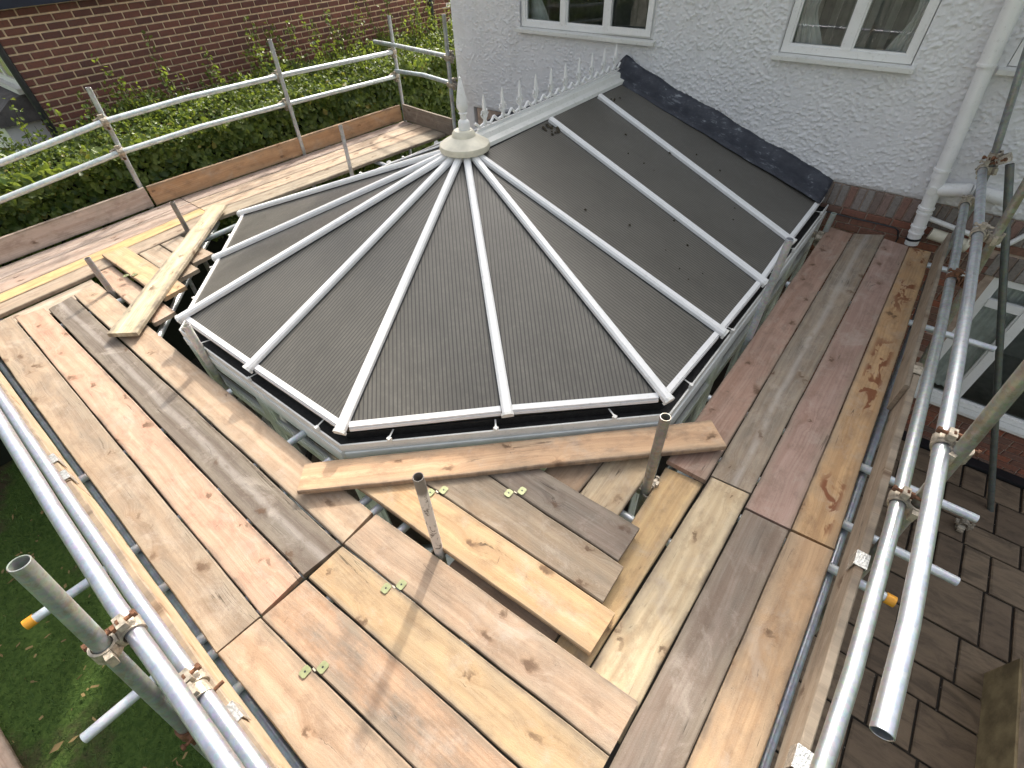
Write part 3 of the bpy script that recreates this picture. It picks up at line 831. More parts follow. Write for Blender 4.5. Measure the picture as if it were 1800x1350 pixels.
for i in range(N - 1):                               # roof sheets, local Y along the flutes
    e0, e1, r1, r0 = EAVE[i], EAVE[i + 1], RIDGE[i + 1], RIDGE[i]
    pts = [e0, e1] + ([r1] if (r1 - r0).length < 1e-4 else [r1, r0])
    nrm = (e1 - e0).cross(r1 - e0).normalized()
    if nrm.z < 0:
        nrm = -nrm
    ax = (e1 - e0).normalized()
    ay = nrm.cross(ax).normalized()
    o0 = (e0 + e1) / 2
    mw = Matrix.Translation(o0) @ Matrix((ax, ay, nrm)).transposed().to_4x4()
    inv = mw.inverted()
    lp = [inv @ p for p in pts]
    k_ = len(lp)
    v = [(p.x, p.y, 0.014) for p in lp] + [(p.x, p.y, -0.014) for p in lp]
    me = mesh('roof_panel', v, [tuple(range(k_)), tuple(range(k_, 2 * k_))[::-1]] + [(j, k_ + j, k_ + (j + 1) % k_, (j + 1) % k_) for j in range(k_)], POLY)
    cp(link('roof_panel', me, None, mw))
for i in range(1, N - 1):                            # glazing bars with end caps
    e, r_ = EAVE[i], RIDGE[i]
    d = (e - r_).normalized()
    out = Vector((d.x, d.y, 0)).normalized()
    st = r_ + d * (0.13 if 3 <= i <= 11 else 0.10)
    up = Vector((0, 0, 1)) - d * d.z
    bar = MB().bar(st + Vector((0, 0, 0.012)), e + d * 0.035 + Vector((0, 0, 0.012)), 0.066, 0.042 if i > 3 else 0.02, up, 0.013 if i > 3 else 0.006, 0.86)
    bo = cp(bar.build('glazing_bar', UPVC))
    gk = MB().bar(st + d * 0.05 + Vector((0, 0, 0.0105)), e + Vector((0, 0, 0.0105)), 0.080, 0.007, up, 0, 0.9).build('dark_strip', BLACKP, bo)  # thin black strip, slightly wider than the bar above it
    gk.matrix_parent_inverse = Matrix.Identity(4)
    cpv = MB().bar(e + d * 0.035 + Vector((0, 0, 0.006)), e + d * 0.052 + Vector((0, 0, 0.006)), 0.078, 0.052, up, 0.02)
    cpo = cpv.build('end_cap', UPVC_D, bo)
    cpo.matrix_parent_inverse = Matrix.Identity(4)
def outward(a, b_):
    d = (b_ - a).normalized()
    o = Vector((d.y, -d.x, 0))
    if o.dot((a + b_) / 2 - Vector((-2.95, 3.6, EZ))) < 0:
        o = -o
    return o
CORN = [0, 4, 6, 8, 10, 14]                          # corners of the plan
def offset_ring(dist, z):
    """the plan outline moved outward by dist"""
    P = [EAVE[i] for i in CORN]
    outs = [outward(P[i], P[i + 1]) for i in range(5)]
    ring = []
    for i in range(6):
        if i == 0:
            q = P[0] + outs[0] * dist
        elif i == 5:
            q = P[5] + outs[4] * dist
        else:
            n0, n1 = outs[i - 1], outs[i]
            q = P[i] + (n0 + n1) * (dist / (1 + n0.dot(n1)))
        ring.append(Vector((q.x, q.y, z)))
    return ring
for i in range(N - 1):                               # white eaves closer strips
    a, b_ = EAVE[i], EAVE[i + 1]
    if i in (0, N - 2):
        pass
    d = (b_ - a).normalized()
    o = outward(a, b_)
    q = [a + d * 0.036 - o * 0.016 + Vector((0, 0, 0.012)), b_ - d * 0.036 - o * 0.016 + Vector((0, 0, 0.012)), b_ - d * 0.036 + o * 0.018 + Vector((0, 0, 0.002)), a + d * 0.036 + o * 0.018 + Vector((0, 0, 0.002))]
    cp(MB().prism([p + Vector((0, 0, 0.006)) for p in q], (0, 0, 0.012)).prism([q[3] + Vector((0, 0, 0.004)), q[2] + Vector((0, 0, 0.004)), q[2] - Vector((0, 0, 0.02)), q[3] - Vector((0, 0, 0.02))], o * 0.006).build('eaves_strip', UPVC))
in_r, lip_i, lip_o = offset_ring(0.010, 0.095), offset_ring(0.072, 0.095), offset_ring(0.083, 0.095)
for i in range(5):                                   # gutters: near-black channel, pale outer lip, clips
    ch = MB().add([in_r[i], in_r[i + 1], lip_i[i + 1], lip_i[i]], [(0, 1, 2, 3)])
    z = Vector((0, 0, 1))
    ch.prism([in_r[i] + z * 0.06, in_r[i + 1] + z * 0.06, in_r[i + 1], in_r[i]], -outward(in_r[i], in_r[i + 1]) * 0.01)
    g = cp(ch.build('gutter', GUTTER_BLACK))
    lp = MB().prism([lip_i[i] - z * 0.012, lip_i[i + 1] - z * 0.012, lip_o[i + 1] - z * 0.012, lip_o[i] - z * 0.012], z * 0.045)
    lp.prism([in_r[i] - z * 0.012, in_r[i + 1] - z * 0.012, lip_o[i + 1] - z * 0.014, lip_o[i] - z * 0.014], -z * 0.012)
    lp.build('gutter_lip', UPVC_D, g).matrix_parent_inverse = Matrix.Identity(4)
    L = (lip_o[i + 1] - lip_o[i]).length
    nb = max(2, int(L / 0.62))
    for k_ in range(nb):
        t = (k_ + 0.5 + random.uniform(-.2, .2)) / nb
        p0, p1 = in_r[i].lerp(in_r[i + 1], t) + z * 0.055, lip_o[i].lerp(lip_o[i + 1], t) + z * 0.062
        MB().bar(p0, p1, 0.010, 0.003).box(p1 + Vector((-.012, -.012, -.022)), p1 + Vector((.012, .012, .004))).build('gutter_clip', UPVC_D, g).matrix_parent_inverse = Matrix.Identity(4)
# ridge, cresting, boss, finial
mb = MB()
prof = [(-0.122, -0.035), (-0.114, -0.008), (-0.066, 0.012), (-0.046, 0.046), (-0.026, 0.056), (0.026, 0.056), (0.046, 0.046), (0.066, 0.012), (0.114, -0.008), (0.122, -0.035)]
y0, y1 = 3.10, 5.64
k_ = len(prof)
mb.add([(-2.95 + a, y0, RZ + 0.03 + b_) for a, b_ in prof] + [(-2.95 + a, y1, RZ + 0.03 + b_) for a, b_ in prof], [(j, j + 1, k_ + j + 1, k_ + j) for j in range(k_ - 1)] + [tuple(range(k_))[::-1], tuple(range(k_, 2 * k_))])
cp(mb.build('ridge_cap', UPVC_D))
cp(MB().box((-3.075, 3.15, RZ - 0.02), (-2.825, 5.62, RZ - 0.006)).build('ridge_seal', BLACKP))
CRZ = RZ + 0.086
cr = MB()
cr.box((-2.958, 3.19, CRZ), (-2.942, 5.58, CRZ + 0.022))
for i in range(10):
    yc = 3.29 + i * 0.2395
    cr.sweep([(-2.95, yc - 0.12, CRZ + 0.075), (-2.95, yc - 0.07, CRZ + 0.035), (-2.95, yc - 0.02, CRZ + 0.045), (-2.95, yc, CRZ + 0.075)], 0.0115, 6)
    cr.sweep([(-2.95, yc + 0.12, CRZ + 0.075), (-2.95, yc + 0.07, CRZ + 0.035), (-2.95, yc + 0.02, CRZ + 0.045), (-2.95, yc, CRZ + 0.075)], 0.0115, 6)
    if i % 1 == 0:
        cr.box((-2.954, yc - 0.006, CRZ + 0.02), (-2.946, yc + 0.006, CRZ + 0.07))
cres = cp(cr.build('cresting', UPVC, smooth=True))
for i in range(10):
    yc = 3.29 + i * 0.2395
    s = MB()
    s.lathe((-2.95, yc, CRZ + 0.065), [(0.012, 0), (0.017, 0.02), (0.011, 0.045), (0.020, 0.07), (0.015, 0.10), (0.012, 0.15), (0.003, 0.20)], 8)
    for sg in (-1, 1):
        s.sweep([(-2.95, yc + sg * 0.008, CRZ + 0.085), (-2.95, yc + sg * 0.028, CRZ + 0.10), (-2.95, yc + sg * 0.040, CRZ + 0.122), (-2.95, yc + sg * 0.030, CRZ + 0.142), (-2.95, yc + sg * 0.018, CRZ + 0.132)], 0.0095, 6)
    s.build('cresting_spike', UPVC, cres, True).matrix_parent_inverse = Matrix.Identity(4)
mb = MB()
c0 = (-2.95, 3.02, RZ + 0.035)
mb.lathe(c0, [(0.0, -0.03), (0.205, -0.03), (0.212, -0.01), (0.205, 0.018), (0.15, 0.05), (0.10, 0.075), (0.092, 0.10), (0.075, 0.118), (0.0, 0.12)], 28)
cp(mb.build('boss', CREAM, smooth=True))
fin = MB().lathe((-2.95, 3.035, RZ + 0.15), [(0.0, -0.005), (0.047, -0.005), (0.047, 0.055), (0.040, 0.068), (0.026, 0.078), (0.026, 0.112), (0.036, 0.122), (0.028, 0.132), (0.046, 0.165), (0.044, 0.20), (0.030, 0.27), (0.015, 0.34), (0.008, 0.352), (0.009, 0.366), (0.0, 0.372)], 20)
cp(fin.build('finial', UPVC, smooth=True))
# lead flashing up the house wall
def flashing(sgn):
    n_, v, f = 60, [], []
    xe = -0.53 if sgn > 0 else -5.05
    for i in range(n_ + 1):
        t = i / n_
        x = -2.95 + (xe + 2.95) * t
        zr = RZ + 0.06 + (EZ - RZ) * t
        if sgn < 0:
            zr -= 0.13 * min(1, t / 0.14)
        jt = 0.008 * math.sin(t * 17) + 0.005 * math.sin(t * 41 + 1) + random.uniform(-.002, .002)
        bulge = 0.05 * math.exp(-(t / 0.06) ** 2)
        v += [(x, 5.43 + jt * 0.8 - bulge * .4, zr - 0.028), (x, 5.52, zr - 0.012 + bulge + jt * .3), (x, 5.645, zr + 0.02 + bulge + jt * .5), (x, 5.678, zr + 0.075 + jt + bulge), (x, 5.69, zr + 0.100 + jt + bulge), (x, 5.735, zr + 0.104 + jt)]
    for i in range(n_):
        for j in range(5):
            a = i * 6 + j
            f.append((a, a + 1, a + 7, a + 6) if sgn < 0 else (a, a + 6, a + 7, a + 1))
    me = mesh('flashing', v, f, LEAD, True)
    o = cp(link('flashing', me))
    md = o.modifiers.new('thickness', 'SOLIDIFY'); md.thickness = 0.006
flashing(1); flashing(-1)
# bits of moss and leaf lying on the sheets
dv, df = [], []
def roof_pt(x, y):
    return Vector((x, y, EZ + (RZ - EZ) * (-0.56 - x) / 2.34 + 0.02))
spots = [(random.uniform(-2.5, -0.9), random.uniform(3.1, 5.2), random.uniform(.006, .016)) for _ in range(20)] + [(-2.72 + random.uniform(-.05, .08), 3.98 + random.uniform(-.12, .06), random.uniform(.012, .03)) for _ in range(16)] + [(-2.68 + random.uniform(-.04, .06), 5.05 + random.uniform(-.1, .1), random.uniform(.008, .016)) for _ in range(6)]
for x, y, r_ in spots:
    c_ = roof_pt(x, y)
    k_ = len(dv)
    a0 = random.uniform(0, 6)
    dv += [c_ + Vector((math.cos(a0 + j * 1.257) * r_ * random.uniform(.5, 1.2), math.sin(a0 + j * 1.257) * r_ * random.uniform(.5, 1.2), -0.34 * math.cos(a0 + j * 1.257) * r_)) for j in range(5)] + [c_ + Vector((0, 0, r_ * 0.7))]
    df += [(k_ + j, k_ + (j + 1) % 5, k_ + 5) for j in range(5)]
tag(link('debris', mesh('debris', dv, df, FALLEN_D)), 'dark crumbs of moss and dead leaf on the brown roof sheets', 'debris', kind='stuff')
# walls below the eaves
wall_r = offset_ring(0.054, 0.0)
ZT_, ZF, ZS = 0.005, -0.36, -1.45                    # head, transom, dwarf wall
for i in range(5):
    a, b_ = wall_r[i], wall_r[i + 1]
    d = (b_ - a).normalized()
    L = (b_ - a).length
    o = outward(a, b_)
    nb = {0: 4, 1: 2, 2: 2, 3: 2, 4: 4}[i]
    up = Vector((0, 0, 1))
    cp(MB().bar(a + Vector((0, 0, ZS)) - o * 0.0, b_ + Vector((0, 0, ZS)), 0.14, 0.05).bar(Vector((a.x, a.y, GZ)), Vector((b_.x, b_.y, GZ)), 0.11, ZS - GZ).build('dwarf_wall', FRAME))
    cp(MB().bar(a + up * (ZT_ - 0.02), b_ + up * (ZT_ - 0.02), 0.075, 0.075).build('eaves_beam', FRAME))
    for k_ in range(nb):
        p, q = a + d * (L * k_ / nb), a + d * (L * (k_ + 1) / nb)
        f = MB()
        fw, fd = 0.055, 0.07
        z0, z1 = ZS + 0.05, ZT_ - 0.02
        for pos in (p + d * (fw / 2 + .004), q - d * (fw / 2 + .004)):
            f.bar(pos + up * z0, pos + up * z1, fw, fd, -o) if False else f.add(*(lambda bb: (bb.v, bb.f))(MB().prism([pos - d * fw / 2 + up * z0, pos + d * fw / 2 + up * z0, pos + d * fw / 2 + o * fd / 2 + up * z0, pos - d * fw / 2 + o * fd / 2 + up * z0], (0, 0, z1 - z0))))
        for zz, hh_ in ((z0, 0.055), (ZF, 0.075), (z1 - 0.07, 0.07)):
            f.prism([p + d * (fw + .004) + up * zz, q - d * (fw + .004) + up * zz, q - d * (fw + .004) + o * (fd / 2 - .003) + up * zz, p + d * (fw + .004) + o * (fd / 2 - .003) + up * zz], (0, 0, hh_))
        # inner sash lines
        for zl, zh in ((z0 + 0.055, ZF), (ZF + 0.075, z1 - 0.07)):
            for pos in (p + d * (fw + .018), q - d * (fw + .018)):
                f.prism([pos - d * .014 + up * zl, pos + d * .014 + up * zl, pos + d * .014 + o * 0.022 + up * zl, pos - d * .014 + o * 0.022 + up * zl], (0, 0, zh - zl))
            f.prism([p + d * (fw + .032) + up * zl, q - d * (fw + .032) + up * zl, q - d * (fw + .032) + o * .022 + up * zl, p + d * (fw + .032) + o * .022 + up * zl], (0, 0, 0.026))
            f.prism([p + d * (fw + .032) + up * (zh - .026), q - d * (fw + .032) + up * (zh - .026), q - d * (fw + .032) + o * .022 + up * (zh - .026), p + d * (fw + .032) + o * .022 + up * (zh - .026)], (0, 0, 0.026))
        fo = cp(f.build('window', FRAME))
        for zl, zh in ((z0 + 0.03, ZF + 0.02), (ZF + 0.05, z1 - 0.04)):
            pp = [p + d * .03 + o * .006 + up * zl, q - d * .03 + o * .006 + up * zl, q - d * .03 + o * .006 + up * zh, p + d * .03 + o * .006 + up * zh]
            link('pane', mesh('pane', pp, [(0, 1, 2, 3)], GLASS), fo)
        if i == 4 and k_ in (1, 2) or i == 2 and k_ == 0:       # handles and stays on the openers
            hpz = p.lerp(q, 0.12) + o * 0.05 + up * (ZF - 0.35)
            MB().box(hpz - Vector((.012, .012, .06)), hpz + Vector((.012, .012, .06))).build('handle', UPVC, fo)
ins = offset_ring(-0.12, GZ + 0.06)
cp(MB().prism(ins, (0, 0, 0.02)).build('floor', TILEF))

# a few things standing in the conservatory, seen dimly through the panes
pl = thing('potted_plant', 'dim green plant inside the conservatory behind the front panes', 'plant', (-1.85, 1.6, GZ + 0.08))
MB().lathe((0, 0, 0), [(0.0, 0), (0.12, 0), (0.16, 0.26), (0.15, 0.26), (0.13, 0.22), (0, 0.22)], 16).build('pot', STONE, pl)
V, F = [], []
for i in range(90):
    a = random.uniform(0, 6.28); l_ = random.uniform(0.5, 1.0); t = random.uniform(0.2, 0.9)
    d = Vector((math.cos(a) * t, math.sin(a) * t, 1)).normalized() * l_
    s = Vector((-math.sin(a), math.cos(a), 0)) * 0.02
    k_ = len(V)
    V += [Vector((0, 0, .22)) - s * .3, Vector((0, 0, .22)) + s * .3, Vector((0, 0, .22)) + d * .6 + s, Vector((0, 0, .22)) + d - Vector((0, 0, .12)), Vector((0, 0, .22)) + d * .6 - s]
    F.append((k_, k_ + 1, k_ + 2, k_ + 3, k_ + 4))
link('foliage', mesh('foliage', V, F, LEAF), pl)

# ================================================================== SCAFFOLD
SILVER, DULL, OLIVE, WHITEY = (0.66, 0.68, 0.72), (0.48, 0.50, 0.51), (0.36, 0.35, 0.30), (0.70, 0.70, 0.68)
def tube(label, pts, r=0.0255, tint=SILVER, metal=0.6, dirt=0.25, mat=None, group='scaffold tubes', name='scaffold_tube', n=20):
    pts = [Vector(p) for p in pts]
    fine = [pts[0]]
    for a, b_ in zip(pts, pts[1:]):
        fine.append(b_)
    pts = fine
    o0 = pts[0].copy()
    V, F = [], []
    def ring(p, d, rad):
        ref = Vector((0, 0, 1)) if abs(d.z) < 0.9 else Vector((0, 1, 0))
        a = d.cross(ref).normalized(); b__ = d.cross(a)
        k_ = len(V)
        for j in range(n):
            t = 2 * math.pi * j / n
            V.append(p - o0 + (a * math.cos(t) + b__ * math.sin(t)) * rad)
        return k_
    dirs = []
    for i in range(len(pts)):
        dirs.append((pts[min(i + 1, len(pts) - 1)] - pts[max(i - 1, 0)]).normalized())
    ri = r - 0.0042
    ks = [ring(pts[0] + dirs[0] * 0.22, dirs[0], ri), ring(pts[0] + dirs[0] * 0.0012, dirs[0], ri), ring(pts[0], dirs[0], ri + .001), ring(pts[0], dirs[0], r - .001), ring(pts[0] + dirs[0] * .0012, dirs[0], r)]
    for i in range(1, len(pts) - 1):
        ks.append(ring(pts[i], dirs[i], r))
    e, d = pts[-1], dirs[-1]
    ks += [ring(e - d * .0012, d, r), ring(e, d, r - .001), ring(e, d, ri + .001), ring(e - d * .0012, d, ri), ring(e - d * 0.22, d, ri)]
    for a, b_ in zip(ks, ks[1:]):
        for j in range(n):
            F.append((a + j, a + (j + 1) % n, b_ + (j + 1) % n, b_ + j))
    F.append(tuple(range(ks[0], ks[0] + n)))
    F.append(tuple(range(ks[-1], ks[-1] + n))[::-1])
    me = mesh(name, V, F, mat or STEEL, True)
    bm = bmesh.new(); bm.from_mesh(me)
    for ed in bm.edges:
        if len(ed.link_faces) == 2 and ed.calc_face_angle(0) > math.radians(35):
            ed.smooth = False
    bmesh.ops.recalc_face_normals(bm, faces=bm.faces)
    bm.to_mesh(me); bm.free()
    o = link(name, me)
    o.location = o0
    o['tint'] = tint
    o['metal'] = metal
    o['dirt'] = dirt
    return tag(o, label, 'scaffold tube', group)

def cap(p, d, label_parent):
    d = Vector(d).normalized()
    p = Vector(p)
    o = MB().cyl(p - d * 0.03, p + d * 0.012, 0.0285, 18).build('end_cap', YCAP, None, True)
    o.parent = label_parent
    o.matrix_parent_inverse = Matrix.Translation(-label_parent.location)
    return o

# --- rails beside the hedge
GR = 'galvanised guard rails beside the hedge'
tube('upper guard rail running along the hedge', [(-6.80, -0.6, 0.75), (-6.825, 0.65, 0.834), (-6.845, 1.634, 0.942), (-6.85, 2.566, 0.965), (-6.845, 3.836, 0.949), (-6.83, 5.70, 0.892)], 0.029, (0.66, 0.72, 0.72), 0.45, 0.15, group=GR)
tube('lower guard rail running along the hedge', [(-6.80, -0.7, 0.46), (-6.825, 0.458, 0.542), (-6.845, 1.599, 0.636), (-6.85, 2.544, 0.655), (-6.845, 3.789, 0.629), (-6.83, 5.62, 0.580)], 0.029, (0.66, 0.72, 0.72), 0.45, 0.15, group=GR)
tube('short upper end rail between the hedge corner and the house', [(-7.243, 5.66, 0.987), (-6.788, 5.66, 0.981), (-5.42, 5.47, 0.985)], 0.028, (0.62, 0.68, 0.66), 0.45, 0.5, group=GR)
tube('short lower end rail between the hedge corner and the house', [(-6.84, 5.64, 0.648), (-6.208, 5.64, 0.661), (-5.42, 5.47, 0.668)], 0.028, (0.62, 0.70, 0.72), 0.45, 0.2, group=GR)
GS = 'scaffold standards beside the hedge'
tube('nearest upright beside the hedge, crossing the two guard rails', [(-6.975, 1.53, GZ), (-6.94, 1.691, 1.235)], 0.026, DULL, 0.4, 0.45, group=GS)
tube('middle upright beside the hedge, rising above the rails', [(-6.815, 3.66, GZ), (-6.785, 3.73, 1.344)], 0.026, DULL, 0.4, 0.4, group=GS)
tube('upright at the far hedge corner of the deck', [(-6.86, 5.62, GZ), (-6.82, 5.682, 1.329)], 0.026, DULL, 0.4, 0.4, group=GS)
tube('upright close to the corner of the white house', [(-5.475, 5.375, GZ), (-5.431, 5.415, 1.453)], 0.027, DULL, 0.4, 0.5, group=GS)
# --- rails on the right
GRR = 'guard rails on the patio side'
tube('inner lower rail on the patio side above the toe board', [(0.50, 5.45, 0.50), (0.556, 4.6, 0.43), (0.589, 3.6, 0.417), (0.60, 2.6, 0.417), (0.608, 1.794, 0.423), (0.606, 1.098, 0.422), (0.592, 0.70, 0.419), (0.57, 0.2, 0.415)], 0.0295, (0.55, 0.59, 0.61), 0.85, 0.12, group=GRR)
tube('outer upper rail on the patio side with open end near the viewer', [(0.48, 5.55, 0.745), (0.55, 4.235, 0.752), (0.575, 3.353, 0.755), (0.592, 2.47, 0.757), (0.603, 1.638, 0.761), (0.608, 1.161, 0.765), (0.601, 0.798, 0.76)], 0.0295, (0.64, 0.68, 0.74), 0.88, 0.1, group=GRR)
tube('thick upright leaning past the patio-side rails toward the viewer', [(0.862, 1.95, GZ), (0.610, 2.03, 1.35)], 0.0275, OLIVE, 0.45, 0.75, group='uprights on the patio side')
tube('olive upright behind the patio-side rails, halfway to the house', [(0.945, 4.16, GZ), (0.595, 4.215, 1.2)], 0.0265, OLIVE, 0.45, 0.7, group='uprights on the patio side')
tube('grey upright close to the white wall at the rail ends', [(0.62, 5.55, -0.4), (0.565, 5.55, 0.45), (0.515, 5.54, 0.80), (0.335, 5.54, 1.47), (0.30, 5.54, 1.62)], 0.0265, (0.34, 0.36, 0.37), 0.5, 0.4, group='uprights on the patio side')
tube('dark raking tube standing on the patio slabs', [(2.207, 5.10, GZ), (0.62, 5.49, 0.82)], 0.0275, (0.16, 0.18, 0.17), 0.5, 0.3, group='uprights on the patio side')
# --- near left rails
GL = 'guard rails on the garden side'
tube('outer upper rail on the garden side, nearest the viewer', [(-4.4, -0.41, 0.61), (-3.125, -0.416, 0.619), (-2.277, -0.424, 0.621), (-1.647, -0.424, 0.621), (-1.211, -0.413, 0.618), (-0.70, -0.405, 0.617), (0.2, -0.40, 0.612)], 0.0295, (0.60, 0.62, 0.70), 0.88, 0.06, group=GL)
tube('inner lower rail on the garden side beside the toe board', [(-4.9, -0.41, 0.335), (-3.876, -0.415, 0.339), (-2.542, -0.422, 0.34), (-1.883, -0.422, 0.34), (-1.319, -0.415, 0.339), (-0.7, -0.404, 0.337), (0.2, -0.40, 0.33)], 0.0285, (0.60, 0.62, 0.70), 0.88, 0.06, group=GL)
tube('open-ended upright at lower left with its dark mouth facing up', [(-1.367, -0.955, GZ), (-1.522, -0.428, 1.134)], 0.0285, (0.36, 0.40, 0.38), 0.45, 0.55, group='uprights on the garden side')
# --- posts that stick up through the deck
GP = 'post stubs standing up through the deck'
tube('paint-splashed post stub in the gap at the middle of the deck', [(-1.125, 0.612, GZ), (-1.101, 0.638, 0.681)], 0.0255, mat=PAINTED, group=GP)
tube('plain grey post stub in front of the right-hand roof corner', [(-0.39, 1.663, GZ), (-0.422, 1.654, 0.602)], 0.0275, (0.33, 0.32, 0.29), 0.45, 0.6, group=GP)
tube('whitish post stub at the left front corner of the roof', [(-3.63, 0.575, GZ), (-3.588, 0.645, 0.361)], 0.0275, (0.62, 0.60, 0.56), 0.15, 0.35, group=GP)
tube('thin post stub against the far deck boards left of the finial', [(-5.71, 3.60, GZ), (-5.661, 3.664, 0.575)], 0.0245, (0.50, 0.48, 0.47), 0.2, 0.5, group=GP)
tube('dark post stub beside the upper end of the cream loose plank', [(-5.925, 1.60, GZ), (-5.925, 1.595, 0.322)], 0.0255, (0.24, 0.22, 0.21), 0.35, 0.5, group=GP)
tube('grey post stub at the left inner corner of the deck', [(-5.343, 0.575, GZ), (-5.34, 0.590, 0.339)], 0.0255, (0.36, 0.34, 0.34), 0.35, 0.4, group=GP)
tube('grey post stub by the roof edge on the right, beside white frames', [(-0.425, 3.325, GZ), (-0.405, 3.317, 0.826)], 0.0255, (0.50, 0.52, 0.53), 0.3, 0.25, group=GP)
tube('short greenish post stub against the brick wall', [(-0.412, 5.388, GZ), (-0.378, 5.39, 0.184)], 0.0255, (0.40, 0.44, 0.40), 0.35, 0.2, group=GP)
# --- transoms and ledgers carrying the deck
GT = 'transoms under the deck'
TZ = -0.066
for y, x1, lab in ((5.383, 0.815, 'transom end poking out next to the brick wall'), (4.335, 1.08, 'transom end poking out past the rails by the ground-floor window'),
                   (2.598, 1.11, 'long transom end over the patio, below the upper rusty coupler'), (2.13, 1.068, 'long transom end over the patio beside the toe board clip')):
    tube(lab, [(-0.42, y, TZ), (x1, y - 0.01, TZ)], 0.0245, (0.70, 0.73, 0.78), 0.4, 0.05, group=GT)
t5 = tube('transom with orange cap poking out over the patio', [(0.08, 1.815, TZ), (0.83, 1.82, TZ)], 0.0245, (0.70, 0.73, 0.78), 0.4, 0.05, group=GT)
cap((0.83, 1.82, TZ), (1, 0, 0), t5)
t6 = tube('transom with orange cap poking out over the lawn', [(-2.45, 0.74, TZ), (-2.52, -0.90, TZ)], 0.0245, (0.66, 0.70, 0.76), 0.4, 0.05, group=GT)
cap((-2.52, -0.90, TZ), (-0.04, -1, 0), t6)
tube('long transom end over the lawn, lowest at left', [(-1.70, 0.68, TZ), (-1.757, -0.905, TZ)], 0.0245, (0.70, 0.73, 0.78), 0.4, 0.05, group=GT)
tube('short transom end over the lawn beside the long one', [(-1.600, 0.70, TZ), (-1.635, -0.66, TZ)], 0.0245, (0.70, 0.73, 0.78), 0.4, 0.05, group=GT)
tube('transom end seen in the gap beside the paint-splashed post', [(-1.385, 0.80, TZ), (-1.40, -0.42, TZ)], 0.0245, SILVER, 0.4, 0.05, group=GT)
tube('transom end showing below the left front panes of the conservatory', [(-3.24, 0.60, TZ), (-3.28, -0.45, TZ)], 0.0245, SILVER, 0.4, 0.05, group=GT)
tube('transom end in the gap left of the orange loose plank', [(-2.12, 0.66, TZ), (-2.15, -0.45, TZ)], 0.0245, SILVER, 0.4, 0.05, group=GT)
tube('transom in the corner gap beside the grey post stub', [(-5.22, 0.70, TZ), (-5.25, -0.45, TZ)], 0.0245, SILVER, 0.4, 0.1, group=GT)
tube('shiny tube in the dark gap at the left of the conservatory', [(-6.10, 1.98, -0.115), (-5.599, 1.532, -0.115), (-4.427, 0.551, -0.115), (-4.20, 0.36, -0.115)], 0.027, (0.66, 0.69, 0.70), 0.75, 0.05, group=GT)
t7 = tube('dull tube with orange cap at the left corner of the roof', [(-5.60, 1.60, -0.02), (-5.56, 2.04, 0.0)], 0.026, (0.45, 0.50, 0.50), 0.6, 0.2, group=GT)
cap((-5.56, 2.04, 0.0), (0.05, 1, 0.05), t7)
for y, w_ in ((-0.2, 'near'), (2.4, 'middle'), (4.2, 'far')):
    tube('transom under the %s part of the hedge-side boards' % w_, [(-7.0, y, -0.07), (-5.55, y, -0.07)], 0.0245, SILVER, 0.4, 0.2, group=GT)
tube('white-grey tube end in the gap between cream short board and yellow board', [(-0.60, 1.47, -0.112), (0.05, 1.47, -0.112)], 0.0245, SILVER, 0.4, 0.05, group=GT)
tube('dark ledger showing in the slot beside the patio-side toe board', [(0.578, 5.4, -0.118), (0.565, 2.4, -0.118), (0.558, -0.4, -0.118)], 0.0255, (0.30, 0.33, 0.38), 0.5, 0.3, group='ledgers under the deck')
tube('dark ledger showing in the slot beside the garden-side toe board', [(-6.2, -0.385, -0.118), (0.3, -0.385, -0.118)], 0.0255, (0.34, 0.37, 0.40), 0.5, 0.3, group='ledgers under the deck')
tube('ledger under the inner edge of the patio-side boards', [(-0.36, 5.4, -0.118), (-0.36, 1.75, -0.118)], 0.0255, DULL, 0.5, 0.3, group='ledgers under the deck')

# --- couplers
def ringmesh(name, r0, r1, L, mat, n=16):
    v, f = [], []
    for (r_, z) in ((r0, -L / 2), (r1, -L / 2), (r1, L / 2), (r0, L / 2)):
        v += [(r_ * math.cos(2 * math.pi * j / n), r_ * math.sin(2 * math.pi * j / n), z) for j in range(n)]
    for a in range(4):
        b__ = (a + 1) % 4
        for j in range(n):
            f.append((a * n + j, a * n + (j + 1) % n, b__ * n + (j + 1) % n, b__ * n + j))
    mb = MB(); mb.add(v, f)
    mb.box((r1 - 0.006, -0.012, -L / 2 + 0.004), (r1 + 0.026, 0.012, L / 2 - 0.004))      # hinge ear
    mb.box((-r1 - 0.022, -0.010, -L / 2 + 0.004), (-r1 + 0.006, 0.010, L / 2 - 0.004))
    return mesh(name, mb.v, mb.f, mat)
def boltmesh(mat):
    mb = MB()
    mb.cyl((0, -0.03, 0), (0, 0.062, 0), 0.0065, 8).cyl((0, 0.012, 0), (0, 0.030, 0), 0.0135, 6).cyl((0, -0.036, 0), (0, -0.026, 0), 0.012, 8).cyl((0, 0.005, 0), (0, 0.012, 0), 0.016, 12)
    return mesh('bolt', mb.v, mb.f, mat)
CM = {'zinc': ringmesh('collar', 0.027, 0.0345, 0.05, ZINC), 'rust': ringmesh('collar', 0.027, 0.0345, 0.05, RUST)}
BMESH = {'zinc': boltmesh(ZINC), 'rust': boltmesh(RUST)}
SADM = {}
for k_, mt in (('zinc', ZINC), ('rust', RUST)):
    q = MB().box((-0.022, -0.004, -0.022), (0.022, 0.004, 0.022))
    SADM[k_] = mesh('saddle', q.v, q.f, mt)
